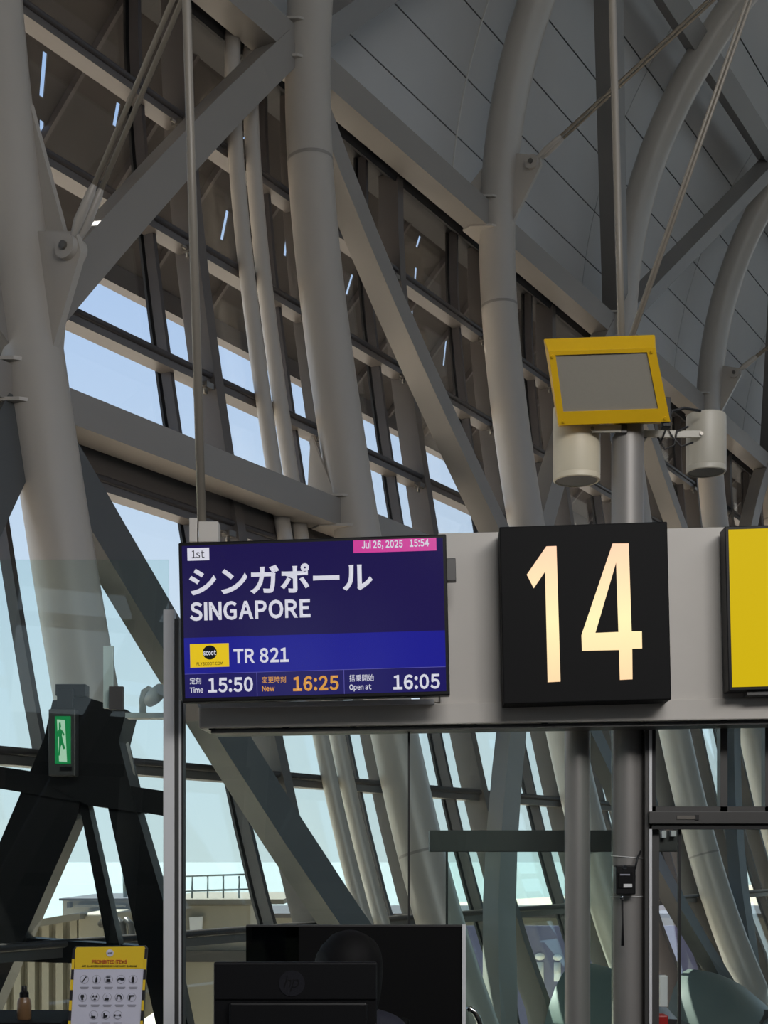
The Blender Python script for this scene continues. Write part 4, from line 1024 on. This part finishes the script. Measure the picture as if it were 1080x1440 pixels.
PX, PYY = P(491, 0, 5.0).x, 5.0
pe = empty('person', (PX, PYY, 0)); tag(pe, 'seated attendant with dark hair, head showing above the monitor', 'person')
def skin_body(name, verts, edges, radii, m, root, sub=1):
    me = bpy.data.meshes.new(name); me.from_pydata([Vector(v) for v in verts], edges, []); o = bpy.data.objects.new(name, me); COL.objects.link(o); o.parent = root
    o.modifiers.new('s', 'SKIN'); 
    for i, r in enumerate(radii): me.skin_vertices[0].data[i].radius = (r, r) if not isinstance(r, tuple) else r
    me.skin_vertices[0].data[0].use_root = True
    sm_ = o.modifiers.new('u', 'SUBSURF'); sm_.levels = sub; sm_.render_levels = sub
    me.materials.append(m)
    bpy.context.view_layer.update(); dg = bpy.context.evaluated_depsgraph_get(); me2 = bpy.data.meshes.new_from_object(o.evaluated_get(dg))
    o.modifiers.clear(); o.data = me2
    for p in me2.polygons: p.use_smooth = True
    return o
V_ = [(0, .18, .56), (0, .17, .72), (0, .15, .90), (0, .12, 1.0), (0, .09, 1.07), (0, .07, 1.12),
      (.17, .12, .98), (.23, .06, .80), (.16, -.14, .76), (.08, -.28, .77), (-.17, .12, .98), (-.23, .06, .80), (-.16, -.14, .76), (-.08, -.28, .77),
      (.10, .16, .53), (.12, -.20, .52), (.12, -.24, .10), (-.10, .16, .53), (-.12, -.20, .52), (-.12, -.24, .10)]
E2 = [(0, 1), (1, 2), (2, 3), (3, 4), (4, 5), (3, 6), (6, 7), (7, 8), (8, 9), (3, 10), (10, 11), (11, 12), (12, 13), (0, 14), (14, 15), (15, 16), (0, 17), (17, 18), (18, 19)]
R2 = [(.15, .12), (.14, .11), (.15, .10), (.10, .08), .05, .05, .06, .048, .038, .028, .06, .048, .038, .028, .085, .065, .045, .085, .065, .045]
skin_body('body', V_, E2, R2, M['cloth'], pe, 2)
# head: shaped from a sphere, facing the viewer
bm = BM(); bmesh.ops.create_uvsphere(bm, u_segments=28, v_segments=20, radius=1)
for v in bm.verts:
    x, y, z_ = v.co; jaw = 1-.30*max(0, -z_)**1.3
    yy = y*.098*(1-.1*max(0, -z_)); xx = x*.076*jaw; zz = z_*.115
    if y < 0:
        yy -= .018*math.exp(-((x/.18)**2+((z_+.12)/.22)**2)); yy += .010*math.exp(-(((abs(x)-.38)/.16)**2+((z_-.05)/.12)**2)); yy -= .006*math.exp(-((x/.3)**2+((z_+.5)/.1)**2))
    v.co = (xx, yy+.05, zz+1.205)
shade(new_obj('head', bm, M['skin'], pe), 180)
for sx in (-1, 1):
    bm = BM(); bmesh.ops.create_uvsphere(bm, u_segments=12, v_segments=8, radius=1)
    for v in bm.verts: v.co = (sx*.03+v.co.x*.013, -.034+v.co.y*.012, 1.21+v.co.z*.009)
    shade(new_obj('eye', bm, M['ink'], pe), 180)
    bm = BM(); bmesh.ops.create_uvsphere(bm, u_segments=12, v_segments=8, radius=1)
    for v in bm.verts: v.co = (sx*.079+v.co.x*.008, .06+v.co.y*.018, 1.20+v.co.z*.03)
    shade(new_obj('ear', bm, M['skin'], pe), 180)
# hair: cap with bob falling at the sides and back
bm = BM(); bmesh.ops.create_uvsphere(bm, u_segments=64, v_segments=40, radius=1)
kill = []
for v in bm.verts:
    x, y, z_ = v.co; f_ = 1+.035*sin(11*x+7*y)+.02*sin(31*x+17*y+5*z_)
    if y < -.3 and z_ < -.05 and abs(x) < .72: kill.append(v)
    yy = y*.125+.062; xx = x*.118*f_; zz = z_*.125+1.215
    if z_ < 0: xx *= 1.0+.08*(-z_); zz = 1.215+z_*.26; xx = x*.118*(1+.3*(1-sqrt(max(0, x*x+y*y))))
    v.co = (xx, yy, zz)
bmesh.ops.delete(bm, geom=kill, context='VERTS')
ho = new_obj('hair', bm, M['hair'], pe); shade(ho, 180)
so = ho.modifiers.new('t', 'SOLIDIFY'); so.thickness = .012; so.offset = -1
# hands on the desk
for sx in (-1, 1):
    hv = [(sx*.08, -.28, .775), (sx*.07, -.34, .77)]; he = [(0, 1)]; hr = [.026, (.034, .014)]
    for k, (dx, ln) in enumerate(((-.027, .062), (-.009, .075), (.009, .08), (.027, .068))):
        b0 = len(hv); bx0 = sx*.07+dx
        hv += [(bx0, -.37, .772), (bx0*1.02, -.37-ln*.55, .77), (bx0*1.03, -.37-ln, .758)]; he += [(1, b0), (b0, b0+1), (b0+1, b0+2)]; hr += [.0095, .0085, .0075]
    b0 = len(hv); hv += [(sx*.07-sx*.035, -.325, .768), (sx*.07-sx*.055, -.36, .762), (sx*.07-sx*.06, -.385, .758)]; he += [(0, b0), (b0, b0+1), (b0+1, b0+2)]; hr += [.012, .010, .009]
    skin_body('hand', hv, he, hr, M['skin'], pe, 1)

# ------------------------------------------------------------------ small things at lower right and centre
bp_ = empty('barrier_post', P(930, floor_y(7.3), 7.3)); tag(bp_, 'red based barrier post with cream pole behind the door frame', 'post')
bm = BM(); x_ = P(922, 0, 7.3).x; add_cyl(bm, (x_, 7.3, .5), (x_, 7.3, P(0, 1370, 7.3).z), .014, 14); wchild('cream_pole', bm, M['cream'], bp_)
wbox('grey_case', 928, 1372, 939, 1416, 7.32, .05, M['silver'], bp_, .004)
wbox('red_base', 920, 1428, 940, floor_y(7.3), 7.26, .1, M['red'], bp_, .008)
bm = BM(); pts = [P(657, 1420, 6.4), P(661, 1418, 6.4), P(668, 1424, 6.4), P(674, 1436, 6.4), P(677, 1460, 6.4), P(678, 1900, 6.4)]
rt = empty('chrome_rail', P(678, floor_y(6.4), 6.4)); tag(rt, 'curved chrome handrail end at the bottom, left of the columns', 'handrail')
pts[-1] = Vector((pts[-1].x, 6.4, 0)); add_tube(bm, pts, .013, 14); wchild('tube', bm, M['chrome'], rt)

# ------------------------------------------------------------------ added frame behind the viewer, put there only to be reflected in the glass
w2 = empty('reflection_frame', frame=True); tag(w2, kind='structure')
sw = -22.0
for k in range(8):
    bm = BM(); add_cyl(bm, (sw, .8-k*2.6, 0), (sw, .8-k*2.6-.9, 12.5), .22, 16); shade(new_obj('post', bm, M['steel'], w2))
for k in range(7):
    bm = BM(); y_ = .8-k*2.6; q = y_-2.6; a_, b_ = (y_, q) if k % 2 else (q, y_)
    sweep_rect(bm, [Vector((sw, a_, .3)), Vector((sw, b_-.5, 6.))], [Vector((0, 1, 0))]*2, [Vector((1, 0, 0))]*2, .45, .2); new_obj('brace', bm, M['brace'], w2)
    sweep = BM(); sweep_rect(sweep, [Vector((sw, b_-.5, 6.)), Vector((sw, a_-.9, 12.))], [Vector((0, 1, 0))]*2, [Vector((1, 0, 0))]*2, .4, .2); new_obj('brace', sweep, M['brace'], w2)
bm = BM(); add_box(bm, (-30, -19, -2.6), (-29.7, 1.0, 5.0)); add_box(bm, (-30, -19, 8.0), (-29.7, 3.0, 19.0)); tag(new_obj('light_block_wall', bm, M['wall'], frame=True), kind='structure')  # added to block sky light behind the viewer and darken the glass reflections
for z_ in (1.2, 3.2, 5.9, 8.5, 11.):
    bm = BM(); add_box(bm, (sw-.1, -18, z_-.12), (sw+.1, 1.2, z_+.12)); new_obj('transom', bm, M['frame'], w2)
